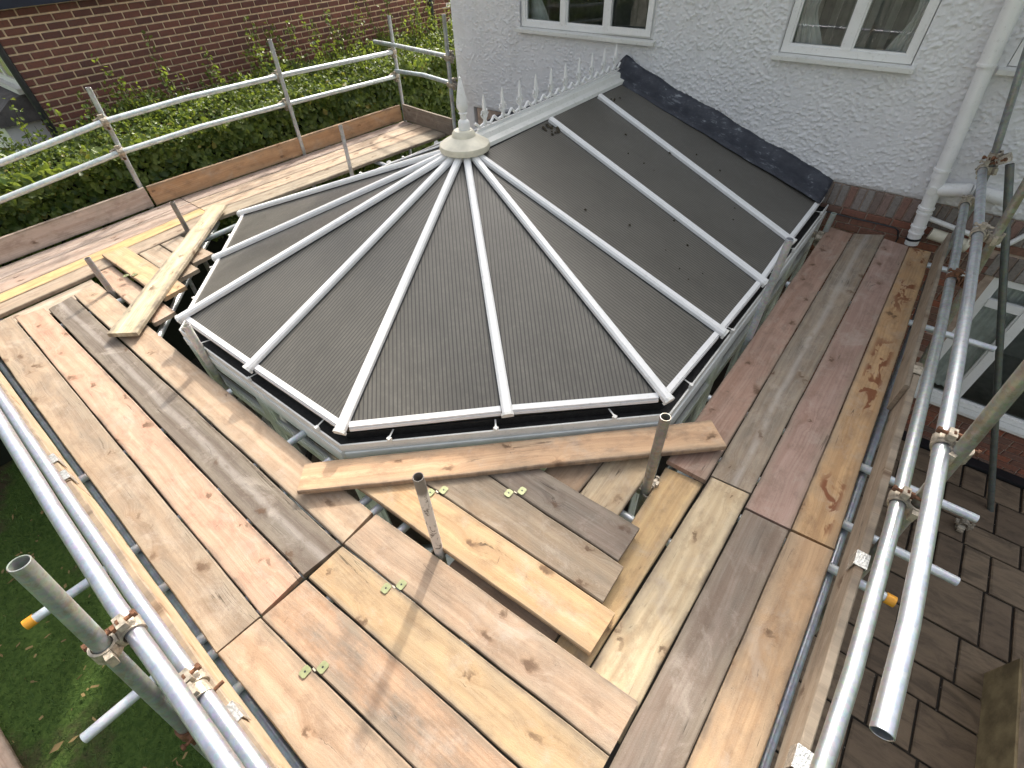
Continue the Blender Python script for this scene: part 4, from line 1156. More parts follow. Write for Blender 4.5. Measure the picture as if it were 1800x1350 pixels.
def coupler(label, p, d1, d2, off, kind='zinc', body='zinc', group='couplers joining scaffold tubes'):
    """d1: axis of the tube through p; d2: axis of the tube at p + off"""
    p, d1, d2, off = Vector(p), Vector(d1).normalized(), Vector(d2).normalized(), Vector(off)
    t = thing('scaffold_coupler', label, 'coupler', p, group)
    def fr(d, o):
        zz = d
        yy = (o - o.dot(zz) * zz).normalized()
        xx = yy.cross(zz)
        return Matrix((xx, yy, zz)).transposed().to_4x4()
    off = off / 1.22
    t.scale = (1.22, 1.22, 1.22)
    A = fr(d1, off); B = fr(d2, -off)
    link('collar', CM[body], t, A)
    link('collar', CM[body], t, Matrix.Translation(off) @ B)
    link('saddle', SADM[body], t, Matrix.Translation(off / 2) @ A)
    link('bolt', BMESH[kind], t, A @ Matrix.Translation((0.048, -0.005, 0)))
    link('bolt', BMESH[kind], t, Matrix.Translation(off) @ B @ Matrix.Translation((0.048, -0.005, 0)))
    return t
X_, Y_, Z_ = (1, 0, 0), (0, 1, 0), (0, 0, 1)
for (x, y, z), nm in (((-6.845, 1.634, 0.942), 'upper rail and nearest hedge-side upright'), ((-6.845, 1.62, 0.638), 'lower rail and nearest hedge-side upright'),
                      ((-6.845, 3.72, 0.95), 'upper rail and middle hedge-side upright'), ((-6.845, 3.70, 0.632), 'lower rail and middle hedge-side upright'),
                      ((-6.83, 5.655, 0.893), 'upper rail and far hedge-corner upright'), ((-6.83, 5.62, 0.585), 'lower rail and far hedge-corner upright')):
    coupler('dull coupler joining the ' + nm, (x, y, z), Y_, Z_, (-0.055, 0, 0), 'rust' if y < 2 else 'zinc')
coupler('grey coupler joining upper end rail to the upright by the house corner', (-5.44, 5.475, 0.985), (1, -.1, 0), Z_, (0.0, -0.058, 0))
coupler('grey coupler joining lower end rail to the upright by the house corner', (-5.44, 5.475, 0.668), (1, -.1, 0), Z_, (0.0, -0.058, 0))
coupler('rusty-bolted coupler on the outer patio-side rail at the leaning upright', (0.60, 2.06, 0.76), Y_, (-.07, 0.02, 1), (0.052, -0.02, 0.0), 'rust')
coupler('rusty-bolted coupler on the inner patio-side rail at the leaning upright', (0.607, 1.985, 0.423), Y_, Z_, (0.062, 0, 0), 'rust')
coupler('pale coupler on the outer patio-side rail nearer the house', (0.550, 4.22, 0.752), Y_, (-.1, 0, 1), (0.09, 0.0, 0.0), 'zinc')
coupler('rust-brown coupler on the inner patio-side rail nearer the house', (0.578, 4.2, 0.425), Y_, Z_, (0.1, 0, 0), 'rust', 'rust')
coupler('dark coupler at the house end of the outer patio-side rail', (0.485, 5.50, 0.745), Y_, (-.2, 0, 1), (0.045, 0.03, 0.0), 'zinc')
coupler('dark coupler where the raking tube meets the wall-side upright', (0.51, 5.54, 0.845), (-.2, 0, 1), (.8, -.2, -1), (0.06, -0.03, 0.0), 'rust', 'zinc')
coupler('dark coupler at the house end of the inner patio-side rail', (0.505, 5.40, 0.495), Y_, (-.12, 0, 1), (0.055, 0.12, 0.0), 'zinc')
coupler('rusty coupler on the outer garden-side rail at the open upright', (-1.50, -0.424, 0.62), X_, (0.045, -.155, -1), (0, -0.083, 0), 'rust')
coupler('rusty coupler on the inner garden-side rail below the open upright', (-1.33, -0.416, 0.339), X_, X_, (0.056, -0.010, 0.0), 'rust')
coupler('coupler low on the open upright above the lawn', (-1.466, -0.618, -0.125), (-.06, .15, 1), X_, (0, 0.058, 0.0), 'rust', 'rust')
coupler('bright coupler on the short post stub by the brick wall', (-0.405, 5.389, -0.06), Z_, X_, (0, -0.055, 0))
coupler('coupler at the foot of the plain grey post stub', (-0.395, 1.662, -0.09), Z_, X_, (0, 0.055, 0))
coupler('coupler at the foot of the paint-splashed post stub', (-1.118, 0.62, -0.085), Z_, X_, (0.055, 0.0, 0))
coupler('loose coupler lying on the patio slabs', (1.96, 4.66, GZ + 0.055), X_, Y_, (0, 0, 0.055), 'zinc')

# --- boards
def board(label, s1, s2, e2, e1, tint, grey=0.3, th=0.038, stain=(0.3, 0.1, 0.04), stain_amt=0.0, streak=0.0, facing=None, name='scaffold_board', group='boards of the scaffold deck', cat='scaffold board', warp=0.0015):
    s1, s2, e2, e1 = [Vector(p) for p in (s1, s2, e2, e1)]
    o0 = (s1 + s2) / 2
    ax = ((e1 + e2) / 2 - o0).normalized()
    nz = ax.cross(s2 - s1).normalized()
    ref = Vector(facing) if facing else Vector((0, 0, 1))
    if nz.dot(ref) < 0:
        nz = -nz
    ay = nz.cross(ax).normalized()
    mw = Matrix.Translation(o0) @ Matrix((ax, ay, nz)).transposed().to_4x4()
    inv = mw.inverted()
    l1, l2, m2, m1 = [inv @ p for p in (s1, s2, e2, e1)]
    if l1.y > l2.y:
        l1, l2, m1, m2 = l2, l1, m2, m1
    nseg = max(4, int((m1.x + m2.x) / 2 / 0.16))
    V, F = [], []
    bv = 0.005
    ph = [random.uniform(0, 6.28) for _ in range(4)]
    for i in range(nseg + 1):
        t = i / nseg
        a, b_ = l1.lerp(m1, t), l2.lerp(m2, t)
        wa = warp * (math.sin(t * 9 + ph[0]) + 0.6 * math.sin(t * 23 + ph[1]))
        wb = warp * (math.sin(t * 8 + ph[2]) + 0.6 * math.sin(t * 27 + ph[3]))
        if 0 < i < nseg:
            wa += random.uniform(-.0012, .0012); wb += random.uniform(-.0012, .0012)
        ya, yb = a.y + wa, b_.y + wb
        xa, xb = a.x, b_.x
        za, zb = a.z + 0.5 * wa, b_.z + 0.5 * wb
        zm = (za + zb) / 2
        b2 = bv + random.uniform(-.0015, .002)
        for (fx, yy, zz) in ((0, ya + b2, za), (0.33, ya + (yb - ya) * .33, zm - .0006), (0.66, ya + (yb - ya) * .66, zm - .0006), (1, yb - b2, zb), (1, yb, zb - b2), (1, yb, zb - th + b2), (1, yb - b2, zb - th), (0, ya + b2, za - th), (0, ya, za - th + b2), (0, ya, za - b2)):
            V.append((xa + (xb - xa) * fx, yy, zz))
    k_ = 10
    for i in range(nseg):
        for j in range(k_):
            F.append((i * k_ + j, i * k_ + (j + 1) % k_, (i + 1) * k_ + (j + 1) % k_, (i + 1) * k_ + j))
    F.append(tuple(range(k_)))
    F.append(tuple(range(nseg * k_, nseg * k_ + k_))[::-1])
    me = mesh(name, V, F, WOOD)
    bm = bmesh.new(); bm.from_mesh(me); bmesh.ops.recalc_face_normals(bm, faces=bm.faces); bm.to_mesh(me); bm.free()
    o = link(name, me)
    o.matrix_basis = mw
    o['tint'] = tint; o['grey'] = grey; o['stain'] = stain; o['stain_amt'] = stain_amt; o['streak'] = streak
    o['hw'] = abs(l2.y - l1.y) / 2
    return tag(o, label, cat, group)
def z3(pts, z=0.0):
    return [(p[0], p[1], p[2] if len(p) > 2 else z) for p in pts]

# front arm, left lengths
board('grey-brown board along the garden-side toe board, left length', *z3([(-5.62, -0.345), (-5.641, -0.115), (-1.566, -0.149), (-1.580, -0.365)]), (0.37, 0.285, 0.20), 0.55)
board('peach pink board, second from the garden side, reddish at its near end', *z3([(-5.60, -0.105), (-5.553, 0.108), (-1.576, 0.093), (-1.568, -0.140)]), (0.56, 0.345, 0.235), 0.12, stain=(0.48, 0.17, 0.12), stain_amt=0.25)
board('dark grey board with a pale worn streak, third from the garden side', *z3([(-5.50, 0.125), (-5.55, 0.330), (-1.552, 0.326), (-1.572, 0.102)]), (0.165, 0.135, 0.11), 0.6, streak=0.30)
board('pale tan board edging the gap by the conservatory, left length', *z3([(-5.55, 0.344), (-5.60, 0.560), (-1.567, 0.562), (-1.550, 0.338)]), (0.49, 0.355, 0.235), 0.25)
# front arm, near lengths
board('light tan board nearest the garden-side toe board, near length', *z3([(-1.570, -0.366), (-1.556, -0.152), (0.040, -0.055), (0.040, -0.33)]), (0.47, 0.33, 0.215), 0.30)
board('mottled grey board with orange worn patches, near length', *z3([(-1.552, -0.145), (-1.539, 0.100), (0.046, 0.186), (0.044, -0.046)]), (0.44, 0.285, 0.175), 1.1)
board('honey yellow board near the middle of the front deck', *z3([(-1.536, 0.110), (-1.536, 0.330), (0.051, 0.424), (0.047, 0.193)]), (0.48, 0.335, 0.175), 0.28)
board('tan board with dark knots beside the paint-splashed post', *z3([(-1.540, 0.340), (-1.540, 0.570), (0.055, 0.663), (0.051, 0.432)]), (0.46, 0.325, 0.215), 0.32)
# short boards on top in the inner corner
board('short orange-yellow board behind the paint-splashed post', *z3([(-1.78, 0.609), (-1.72, 0.858), (-0.202, 0.909), (-0.203, 0.685)], 0.030), (0.55, 0.36, 0.175), 0.10)
board('short grey-brown board next to the orange-yellow one', *z3([(-1.60, 0.866), (-1.40, 1.136), (-0.281, 1.133), (-0.274, 0.916)], 0.031), (0.34, 0.26, 0.175), 0.55)
board('short dark grey board nearest the orange loose plank', *z3([(-1.20, 1.143), (-1.10, 1.356), (-0.318, 1.373), (-0.319, 1.143)], 0.030), (0.26, 0.205, 0.165), 0.75)
board('short brown board mostly hidden under the orange loose plank', *z3([(-0.955, 1.13), (-0.712, 1.13), (-0.708, 1.70), (-0.955, 1.50)], -0.010), (0.36, 0.25, 0.16), 0.4)
board('short cream board with a round knot beside the grey post stub', *z3([(-0.703, 1.13), (-0.452, 1.13), (-0.452, 1.88), (-0.703, 1.74)], -0.011), (0.60, 0.46, 0.28), 0.25)
board('brown board lying lower in the slot under the orange-yellow short board', *z3([(-1.02, 0.585), (-1.02, 0.81), (-0.372, 0.81), (-0.372, 0.585)], -0.046), (0.36, 0.24, 0.15), 0.4)
# right arm, near lengths
board('bright yellow board at the inner edge of the right arm', *z3([(-0.392, 1.869), (-0.166, 1.895), (-0.186, 0.62), (-0.36, 0.62)], -0.044), (0.62, 0.42, 0.19), 0.08)
board('cream board running under the end of the front boards', *z3([(-0.145, 1.938, -0.008), (0.076, 1.955, -0.008), (0.066, 0.50, -0.042), (-0.180, 0.50, -0.042)]), (0.62, 0.49, 0.30), 0.12)
board('dark grey-brown board at the bottom of the picture, right arm', *z3([(0.088, 1.840), (0.316, 1.852), (0.285, -0.40), (0.060, -0.40)]), (0.25, 0.195, 0.155), 0.7)
board('orange-tan board with long brown cracks beside the right toe board', *z3([(0.323, 1.854), (0.530, 1.872), (0.525, -0.40), (0.289, -0.40)]), (0.52, 0.345, 0.19), 0.32)
# right arm, house lengths
board('pinkish brown board at the inner edge, reaching the brick wall', *z3([(-0.400, 1.889), (-0.156, 1.891), (-0.156, 5.47), (-0.375, 5.50)]), (0.40, 0.25, 0.185), 0.15)
board('weathered grey board with pale streak reaching the brick wall', *z3([(-0.150, 1.944), (0.079, 1.962), (0.097, 5.62), (-0.150, 5.48)]), (0.35, 0.28, 0.205), 0.75, streak=0.35)
board('dusky pink board, second from the patio side', *z3([(0.085, 1.855), (0.321, 1.867), (0.316, 5.50), (0.103, 5.54)]), (0.40, 0.265, 0.215), 0.10)
board('orange board with rust-brown splashes along the patio side', *z3([(0.326, 1.872), (0.530, 1.888), (0.50, 5.50), (0.322, 5.49)]), (0.56, 0.35, 0.16), 0.18, stain=(0.19, 0.055, 0.016), stain_amt=0.9)
# loose planks laid over the gaps
board('orange loose plank laid across the gap at the front of the conservatory', *z3([(-1.975, 0.366), (-2.111, 0.515), (-0.308, 2.284), (-0.152, 2.143)], 0.070), (0.62, 0.395, 0.22), 0.06, group='loose planks laid across the gaps')
board('cream loose plank laid across the gap at the left of the conservatory', (-6.139, 2.001, 0.078), (-5.993, 2.117, 0.078), (-4.332, 0.447, 0.074), (-4.523, 0.291, 0.074), (0.60, 0.52, 0.35), 0.14, group='loose planks laid across the gaps')
# left arm beside the hedge
board('lilac-grey deck board along the hedge-side toe board, near length', *z3([(-6.74, -0.4), (-6.462, -0.4), (-6.625, 1.95), (-6.865, 1.95)]), (0.50, 0.40, 0.345), 0.25)
board('pinkish grey deck board, second from the hedge, near length', *z3([(-6.455, -0.4), (-6.168, -0.4), (-6.376, 1.95), (-6.618, 1.95)]), (0.54, 0.41, 0.335), 0.2)
board('narrow yellow deck board, third from the hedge', *z3([(-6.16, -0.4), (-5.967, -0.4), (-6.178, 1.95), (-6.370, 1.95)]), (0.66, 0.43, 0.17), 0.06)
board('grey-tan deck board at the inner edge, near length of the hedge side', *z3([(-5.958, -0.4), (-5.748, -0.4), (-5.935, 1.95), (-6.170, 1.95)]), (0.42, 0.33, 0.24), 0.35)
board('pale board lying lower at the left end of the front boards', *z3([(-5.735, -0.4), (-5.50, -0.4), (-5.50, 0.56), (-5.82, 0.56)], -0.040), (0.50, 0.41, 0.31), 0.2)
board('lilac-grey deck board along the hedge-side toe board, far length', *z3([(-6.868, 1.96), (-6.628, 1.96), (-6.466, 5.5), (-6.70, 5.5)]), (0.46, 0.36, 0.31), 0.3)
board('light peach deck board, second from the hedge, far length', *z3([(-6.620, 1.96), (-6.381, 1.96), (-6.221, 5.5), (-6.460, 5.5)]), (0.62, 0.47, 0.34), 0.15)
board('light tan deck board, third from the hedge, far length', *z3([(-6.373, 1.96), (-6.175, 1.96), (-5.975, 5.5), (-6.214, 5.5)]), (0.58, 0.43, 0.30), 0.18)
board('grey deck board at the inner edge, far length of the hedge side', *z3([(-6.168, 1.96), (-5.935, 1.96), (-5.670, 5.5), (-5.967, 5.5)]), (0.40, 0.34, 0.25), 0.45)
board('short orange board in the left corner under the cream plank', *z3([(-6.036, 1.016), (-6.061, 0.792), (-4.72, 0.81), (-4.75, 1.035)], 0.040), (0.62, 0.40, 0.20), 0.08, group='short boards in the left corner')
board('short pink board in the left corner beside the orange one', *z3([(-5.90, 0.785), (-5.90, 0.612), (-4.50, 0.60), (-4.52, 0.80)], -0.012), (0.55, 0.37, 0.26), 0.15, group='short boards in the left corner')
board('short grey-tan board between the orange board and the dark post', *z3([(-5.92, 1.262), (-5.92, 1.045), (-5.02, 1.055), (-5.05, 1.28)], -0.010), (0.46, 0.37, 0.27), 0.3, group='short boards in the left corner')
board('short tan board ending under the cream plank by the dark post', *z3([(-5.90, 1.50), (-5.92, 1.275), (-5.20, 1.29), (-5.22, 1.52)], -0.012), (0.44, 0.35, 0.26), 0.35, group='short boards in the left corner')
# toe boards, on edge
TG = 'toe boards on edge round the deck'
def toe(label, p, q, z0, z1, facing, tint, grey=0.2, th=0.038):
    board(label, (p[0], p[1], z0), (p[0], p[1], z1), (q[0], q[1], z1), (q[0], q[1], z0), tint, grey, th, facing=facing, name='toe_board', group=TG, cat='toe board')
toe('pale pink toe board on edge against the hedge, near length', (-6.79, -0.4), (-6.885, 1.66), 0.004, 0.228, (1, 0, 0), (0.62, 0.50, 0.43), 0.15)
toe('orange toe board on edge against the hedge, far length', (-6.876, 1.685), (-6.71, 5.50), 0.004, 0.228, (1, 0, 0), (0.56, 0.33, 0.16), 0.06)
toe('grey toe board on edge closing the far end of the hedge side', (-6.69, 5.53), (-5.50, 5.40), 0.002, 0.232, (0, -1, 0), (0.27, 0.22, 0.18), 0.55)
toe('tan toe board on edge above the lawn', (-6.2, -0.398), (-2.98, -0.395), -0.002, 0.205, (0, 1, 0), (0.50, 0.37, 0.24), 0.25)
toe('light orange toe board on edge above the lawn, near length', (-2.96, -0.393), (0.25, -0.385), -0.002, 0.208, (0, 1, 0), (0.56, 0.40, 0.245), 0.12)
toe('grey-tan toe board on edge above the patio, near length', (0.572, -0.2), (0.574, 3.40), -0.002, 0.222, (-1, 0, 0), (0.40, 0.32, 0.235), 0.35)
toe('grey-tan toe board on edge above the patio, house length', (0.545, 3.10), (0.520, 5.42), 0.01, 0.235, (-1, 0, 0), (0.36, 0.29, 0.21), 0.4, 0.026)
# metal clips that hold toe boards and deck boards
def toe_clip(label, c, ax, out, mat=ZINC_C):
    """a strap folded over the top edge of a toe board: c on the inner top edge, ax along the board"""
    c, ax, out = Vector(c), Vector(ax), Vector(out)
    t = thing('toe_board_clip', label, 'clip', c, 'metal clips on the toe boards')
    up = Vector((0, 0, 1))
    s = ax * 0.042
    mb = MB()
    mb.prism([-s - out * 0.004 + up * 0.003, s - out * 0.004 + up * 0.003, s + out * 0.043 + up * 0.003, -s + out * 0.043 + up * 0.003], up * 0.004)
    mb.prism([-s - out * 0.008 - up * 0.07, s - out * 0.008 - up * 0.07, s - out * 0.008 + up * 0.007, -s - out * 0.008 + up * 0.007], out * 0.004)
    mb.build('strap', mat, t)
    mb = MB()
    mb.prism([-s + out * 0.043 - up * 0.10, s + out * 0.043 - up * 0.10, s + out * 0.043 + up * 0.007, -s + out * 0.043 + up * 0.007], out * 0.004)
    mb.build('back_plate', mat, t)
toe_clip('silvery mottled clip folded over the patio-side toe board', (0.572, 1.73, 0.222), Y_, X_)
toe_clip('pale clip on the patio-side toe board near the bottom edge', (0.572, 0.80, 0.222), Y_, X_)
toe_clip('dull collar clip round the patio-side toe board joint', (0.566, 3.30, 0.226), Y_, X_, ZINC)
toe_clip('silvery mottled clip folded over the garden-side toe board', (-1.18, -0.388, 0.208), X_, (0, -1, 0))
toe_clip('upper of two small plates at the garden-side toe board joint', (-3.22, -0.394, 0.206), X_, (0, -1, 0))
toe_clip('lower of two small plates at the garden-side toe board joint', (-3.03, -0.394, 0.206), X_, (0, -1, 0))
def plate_mesh():
    w_, l_, c_ = 0.020, 0.024, 0.007
    pts = [(-w_ + c_, -l_), (w_ - c_, -l_), (w_, -l_ + c_), (w_, l_ - c_), (w_ - c_, l_), (-w_ + c_, l_), (-w_, l_ - c_), (-w_, -l_ + c_)]
    mb = MB().prism([(x, y, 0) for x, y in pts], (0, 0, 0.0035))
    return mesh('plate', mb.v, mb.f, GREENZ)
PLATE = plate_mesh()
holeb = MB().cyl((0, 0, 0.0035), (0, 0, 0.0042), 0.005, 10)
HOLE = mesh('hole_dot', holeb.v, holeb.f, BLACKP)  # black disc standing in for the dark of a punched hole
strapb = MB().box((-0.010, -0.004, -0.03), (0.010, 0.004, -0.001))
STRAP = mesh('strap', strapb.v, strapb.f, ZINC)
for (x, y, z, rot), lab in (((-1.148, 0.352, 0.004, 3), 'green clip pair across the joint beside the knotted tan board'), ((-1.153, -0.122, 0.004, 3), 'green clip pair across the joint nearest the garden side'),
                            ((-1.348, 0.871, 0.035, 2), 'yellow-green clip pair beside the paint-splashed post'), ((-0.984, 1.141, 0.035, 0), 'yellow-green clip pair on the two grey short boards'),
                            ((-5.372, 0.80, 0.045, 2), 'small dark clip pair in the left corner boards')):
    t = thing('board_clip', lab, 'board clip', (x, y, z), 'clips across the board joints')
    t.rotation_euler = (0, 0, math.radians(rot))
    for sg in (-1, 1):
        pl_ = link('plate', PLATE, t, Matrix.Translation((0.026 * sg, 0.029 * sg, 0)))
        link('hole_dot', HOLE, pl_)
    link('strap', STRAP, t)

# ================================================================== HEDGE
hedge = thing('hedge', 'dense green beech hedge between the scaffold and the brick house', 'hedge', (-7.6, 3, GZ))
HM = Matrix.Translation(-hedge.location)
def gp(o):
    o.parent = hedge
    o.matrix_parent_inverse = HM
    return o
gp(MB().box((-8.15, -2.5, GZ), (-7.28, 11, 0.42)).build('dark_core', CORE))  # near-black box standing in for the hedge's inner shade, blocks see-through
def fbm(x, y):
    return 0.5 * np.sin(x * 1.9 + 1.3) * np.sin(y * 1.4 + x * 0.6) + 0.3 * np.sin(x * 4.7 + y * 3.1) + 0.2 * np.sin(y * 7.3 - x * 2.2 + 0.7)
def leaves(P, Nrm, size, droop=0.5):
    """folded diamond leaves at P, roughly facing Nrm"""
    n_ = len(P)
    nr = Nrm + rng.normal(0, 0.55, (n_, 3))
    nr /= np.linalg.norm(nr, axis=1, keepdims=True)
    dn = np.array([0, 0, -1.0]) * droop + rng.normal(0, 0.7, (n_, 3))
    ax_ = dn - nr * (dn * nr).sum(1, keepdims=True)
    ax_ /= np.linalg.norm(ax_, axis=1, keepdims=True) + 1e-9
    sd_ = np.cross(nr, ax_)
    L = (size * rng.uniform(0.7, 1.25, n_))[:, None]
    W_ = L * rng.uniform(0.30, 0.42, (n_, 1))
    b0 = P - ax_ * L * 0.5
    b1 = P + ax_ * L * 0.5
    md = P - ax_ * L * 0.05
    fold = nr * W_ * 0.35
    V = np.stack([b0, md - sd_ * W_ + fold, P + ax_ * L * 0.25 - sd_ * W_ * 0.75 + fold, b1, P + ax_ * L * 0.25 + sd_ * W_ * 0.75 + fold, md + sd_ * W_ + fold], 1)
    return V
FQ = np.array([(0, 1, 2, 3), (0, 3, 4, 5)])
def leaf_object(name, V):
    n_ = len(V)
    me = np_mesh(name, V.reshape(-1, 3), (FQ[None] + (np.arange(n_) * 6)[:, None, None]).reshape(-1, 4), LEAF, ('rnd', np.repeat(rng.uniform(0, 1, n_), 6)))
    return me
nf = 27000
y = rng.uniform(-2.2, 10.5, nf); z = rng.uniform(-0.75, 0.62, nf)
xf = -7.10 + 0.10 * fbm(y * 1.6, z * 2.6) + np.clip((0.05 - z), 0, 1) * 0.05
depth = rng.exponential(0.07, nf)
Pf = np.stack([xf - depth, y, z], 1)
Vf = leaves(Pf, np.array([[0.9, -0.1, 0.35]]), 0.086)
nt_ = 40000
y = rng.uniform(-2.2, 10.5, nt_); x = rng.uniform(-8.32, -7.08, nt_)
s = (-7.08 - x) / 1.24
topz = 0.58 - 0.16 * np.clip((2.6 - y) / 2.0, 0, 1) + 0.17 * np.sqrt(np.clip(s, 0, 1)) + 0.10 * fbm(x * 3, y * 2.1) + 0.05 * fbm(x * 9, y * 8)
Pt = np.stack([x, y, topz - rng.exponential(0.06, nt_)], 1)
Vt = leaves(Pt, np.array([[0.25, -0.1, 0.9]]), 0.052, 0.2)
# shoots above the top
SP, SN, stems = [], [], MB()
for i in range(420):
    yy_ = random.uniform(-2.0, 10.2); xx_ = random.uniform(-8.3, -7.25)
    ss = (-7.08 - xx_) / 1.24
    zz = 0.54 - 0.16 * min(1, max(0, (2.6 - yy_) / 2.0)) + 0.17 * math.sqrt(max(0, ss))
    hgt = random.choice((0.15, 0.2, 0.3, 0.45, 0.65)) * random.uniform(0.7, 1.2) * (0.45 + 0.75 * ss)
    lx, ly = random.uniform(-.25, .25), random.uniform(-.25, .25)
    p0, p1 = Vector((xx_, yy_, zz - 0.05)), Vector((xx_ + lx * hgt, yy_ + ly * hgt, zz + hgt))
    stems.cyl(p0, p1, 0.005, 4, 0.002)
    for k_ in range(int(8 + hgt * 42)):
        t = random.uniform(0.12, 1.0)
        q = p0.lerp(p1, t) + Vector((random.gauss(0, .03), random.gauss(0, .03), random.gauss(0, .02)))
        SP.append(tuple(q)); SN.append((random.gauss(0, 1), random.gauss(0, 1), 0.7))
Vs = leaves(np.array(SP), np.array(SN), 0.046, 0.1)
VA = np.concatenate([Vf, Vt, Vs])
eye = np.array([0, 0, 2.42])
front = Vf[(Pf[:, 2] > -0.15) & (depth < 0.05) & (Pf[:, 1] > -0.6) & (Pf[:, 1] < 4.6)]
dist = np.linalg.norm(front.mean(1) - eye, axis=1)
pick = np.argsort(dist)[:300]
chosen = front[pick]
o = gp(link('foliage', leaf_object('foliage', VA)))
o['kind'] = 'stuff'
gp(stems.build('shoots', BARK))['kind'] = 'stuff'
LM = []
for i in range(5):                                   # five leaf shapes shared by the single leaves
    L, W_ = 0.088, 0.031 + 0.002 * i
    me = mesh('leaf', [(-L / 2, 0, 0), (-L * .05, -W_, .010), (L * .25, -W_ * .75, .010), (L / 2, 0, -0.004), (L * .25, W_ * .75, .010), (-L * .05, W_, .010)], [(0, 1, 2, 3), (0, 3, 4, 5)], LEAF)
    a = me.attributes.new('rnd', 'FLOAT', 'POINT'); a.data.foreach_set('value', [0.13 * i] * 6)
    LM.append(me)
for V in chosen:
    cc = Vector(V.mean(0)) + Vector((0.03, 0, 0.004))
    ax_ = Vector(V[3] - V[0]).normalized()
    sd_ = Vector(V[5] - V[1]).normalized()
    nr = ax_.cross(sd_).normalized()
    sd_ = nr.cross(ax_)
    o = link('leaf', random.choice(LM), hedge)
    o.matrix_basis = HM @ Matrix.Translation(cc) @ Matrix((ax_, sd_, nr)).transposed().to_4x4()

# ================================================================== BRICK HOUSE BEYOND THE HEDGE
XN = -8.5
nbh = thing('brick_house', 'dark red brick house with sandy mortar beyond the hedge', 'house', (XN - 3, 5, GZ))
NM = Matrix.Translation(-nbh.location)
def np_(o):
    o.parent = nbh
    o.matrix_parent_inverse = NM
    return o
NY0, NY1, NZT = 1.50, 8.45, 1.80
np_(MB().box((XN - 7, NY0 + 0.006, GZ), (XN - 0.006, NY1, NZT)).build('wall', MORTAR_N))
np_(MB().box((XN - 7, NY1, GZ), (XN - 0.45, NY1 + 4, NZT - 0.4)).build('rear_wall', MORTAR_N))
NBm = {'s': [brick_mesh('brick', 0.190, 0.060, 0.009, BRICK_N, 0.002, 0.004) for _ in range(4)], 'h': [brick_mesh('brick', 0.088, 0.060, 0.009, BRICK_N, 0.002, 0.005)]}
items = []
for i in range(26):
    z = NZT - 0.05 - i * 0.0785
    x = NY0 + (0.0 if i % 2 else 0.104)
    if i % 2 == 0:
        items.append((XN, NY0 + 0.047, z, 'h'))
    while x < NY1 - 0.05:
        items.append((XN, x + 0.103, z, 's')); x += 0.208
lay(nbh, items, 300, (-3, 0.5, 3.2), NBm, BRICK_N, rotz=math.pi / 2, fix=np_)
items = []
for i in range(26):                                   # the face that turns away to the left
    z = NZT - 0.05 - i * 0.0785
    x = XN - 0.02 - (0.0 if i % 2 else 0.104)
    while x > XN - 3.2:
        xc = x - 0.103
        if not (XN - 1.25 < xc < XN - 0.22 and z > 1.02):
            items.append((xc, NY0, z, 's'))
        x -= 0.208
lay(nbh, items, 0, (0, 0, 2.4), NBm, BRICK_N, fix=np_)
items = []
for i in range(20):
    z = NZT - 0.45 - i * 0.0785
    x = NY1 + (0.0 if i % 2 else 0.104)
    while x < NY1 + 1.6:
        items.append((XN - 0.45, x + 0.103, z, 's')); x += 0.208
lay(nbh, items, 0, (0, 0, 2.4), NBm, BRICK_N, rotz=math.pi / 2, fix=np_)
mb = MB()
mb.box((XN - 0.02, NY0 - 0.35, NZT), (XN + 0.14, NY1 + 0.1, NZT + 0.11))
np_(mb.build('gutter', NAVY))
np_(MB().box((XN - 7.2, NY0 - 0.36, NZT + 0.0), (XN - 0.02, NY0 - 0.22, NZT + 0.11)).box((XN - 0.5, NY1, NZT - 0.62), (XN - 0.36, NY1 + 4, NZT - 0.48)).build('fascia', NAVY))
np_(MB().prism([(XN + 0.10, NY0 - 0.34, NZT + 0.10), (XN + 0.10, NY1 + 0.1, NZT + 0.10), (XN - 3.5, NY1 - 2.6, NZT + 2.3), (XN - 3.5, NY0 + 2.6, NZT + 2.3)], (0, 0, 0.05)).prism([(XN + 0.10, NY0 - 0.34, NZT + 0.10), (XN - 3.5, NY0 + 2.6, NZT + 2.3), (XN - 7.1, NY0 - 0.34, NZT + 0.10)], (0, 0, 0.05)).build('roof', REDTILE))
np_(MB().cyl((XN + 0.02, NY0 - 0.03, NZT - 0.02), (XN + 0.02, NY0 - 0.03, -0.5), 0.038, 12).cyl((XN - 0.02, NY0 - 0.26, NZT + 0.02), (XN + 0.02, NY0 - 0.03, NZT - 0.08), 0.036, 12).build('downpipe', BLACKP, smooth=True))
np_(MB().cyl((XN + 0.06, 8.10, NZT), (XN + 0.06, 8.10, -0.5), 0.04, 12).build('downpipe', BLACKP, smooth=True))
f = MB()
x0, x1, z0, z1, yv = XN - 1.2, XN - 0.26, 1.06, 1.78, NY0 - 0.012
f.box((x0, yv, z0), (x0 + .07, yv + .06, z1)).box((x1 - .07, yv, z0), (x1, yv + .06, z1)).box((x0 + .07, yv, z0), (x1 - .07, yv + .06, z0 + .07)).box((x0 + .07, yv, z1 - .07), (x1 - .07, yv + .06, z1)).box(((x0 + x1) / 2 - .035, yv + .002, z0 + .07), ((x0 + x1) / 2 + .035, yv + .058, z1 - .07))
fo = np_(f.build('window', UPVC))
link('pane', mesh('pane', [(x0 + .05, yv + .015, z0 + .05), (x1 - .05, yv + .015, z0 + .05), (x1 - .05, yv + .015, z1 - .05), (x0 + .05, yv + .015, z1 - .05)], [(0, 1, 2, 3)], GLASS), fo)
MB().box((x0 - .05, yv - .07, z0 - .06), (x1 + .05, yv + .01, z0 - .003)).build('sill', UPVC_D, fo)
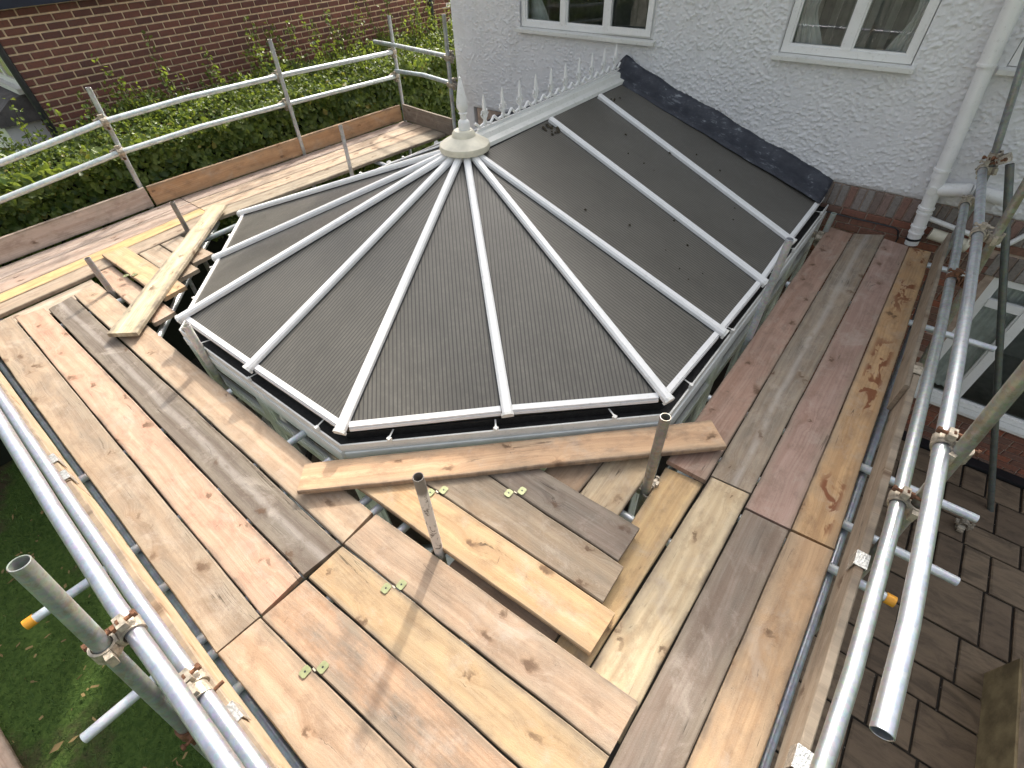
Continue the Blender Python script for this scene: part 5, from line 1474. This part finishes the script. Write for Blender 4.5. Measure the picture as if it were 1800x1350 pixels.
np_(MB().prism([(XN - 2.6, NY0 - 0.004, 0.70), (XN - 2.6, NY0 - 0.004, 0.99), (XN - 2.6, NY0 - 0.20, 0.95), (XN - 2.6, NY0 - 0.44, 0.80), (XN - 2.6, NY0 - 0.44, 0.70)], (2.28, 0, 0)).build('bay_roof', SLATE))
np_(MB().box((XN - 2.6, NY0 - 0.40, GZ), (XN - 0.40, NY0 - 0.004, 0.698)).build('bay_wall', UPVC))
np_(MB().box((XN - 2.6, NY0 - 0.50, 0.72), (XN - 0.30, NY0 - 0.443, 0.79)).build('bay_gutter', UPVC_D))
f = MB()
yv0, yv1 = NY1 + 0.35, NY1 + 1.2
xf_ = XN - 0.45 + 0.012
f.box((xf_ - .05, yv0, 0.2), (xf_, yv0 + .07, 1.0)).box((xf_ - .05, yv1 - .07, 0.2), (xf_, yv1, 1.0)).box((xf_ - .05, yv0 + .07, 0.2), (xf_, yv1 - .07, .27)).box((xf_ - .05, yv0 + .07, .93), (xf_, yv1 - .07, 1.0))
fo = np_(f.build('window', UPVC))
link('pane', mesh('pane', [(xf_ - .02, yv0 + .05, .25), (xf_ - .02, yv1 - .05, .25), (xf_ - .02, yv1 - .05, .95), (xf_ - .02, yv0 + .05, .95)], [(0, 1, 2, 3)], GLASS), fo)

fence = thing('garden_fence', 'pale grey upright-board fence across the far end of the garden, behind the viewer', 'fence', (-2, -10, GZ))
FG = plain('silvered_board', (0.36, 0.35, 0.32), 0.85, 0, 0.25, 3)
fb = MB().box((-0.085, -0.012, 0), (0.085, 0.012, 2.25))
fme = mesh('fence_board', fb.v, fb.f, FG)
for i in range(90):
    link('fence_board', fme, fence, Matrix.Translation((-10 + i * 0.2, 0.02 if i % 2 else 0.0, random.uniform(-.02, .02))))
for zz in (0.35, 1.1, 1.9):
    MB().box((-10.1, -0.08, zz), (8.1, -0.015, zz + 0.08)).build('rail', FG, fence)

# ================================================================== STONE PLANTER AND LAWN PLANK
pw = thing('stone_wall', 'low mossy sandstone wall with pink coping on the patio', 'wall', (2.70, 2.52, GZ))
MB().box((-0.42, -1.2, 0.0), (0.5, 0.72, 0.44)).build('stone_block', STONE, pw)
yv = -1.22
for L in (0.55, 0.5, 0.46, 0.44):
    jx = random.uniform(-.008, .008)
    mb = MB().box((-0.40 + jx, yv + .004, 0.442), (0.5, yv + L - .004, 0.52 + random.uniform(-.006, .006)))
    mb.build('coping_stone', COPING, pw)
    yv += L
board('beige timber plank lying on the lawn at the lower left corner', (-4.9, -2.45, GZ + 0.05), (-4.9, -2.19, GZ + 0.05), (-2.7, -2.03, GZ + 0.05), (-2.7, -2.30, GZ + 0.05), (0.66, 0.46, 0.34), 0.05, name='timber_plank', group=None, cat='plank')
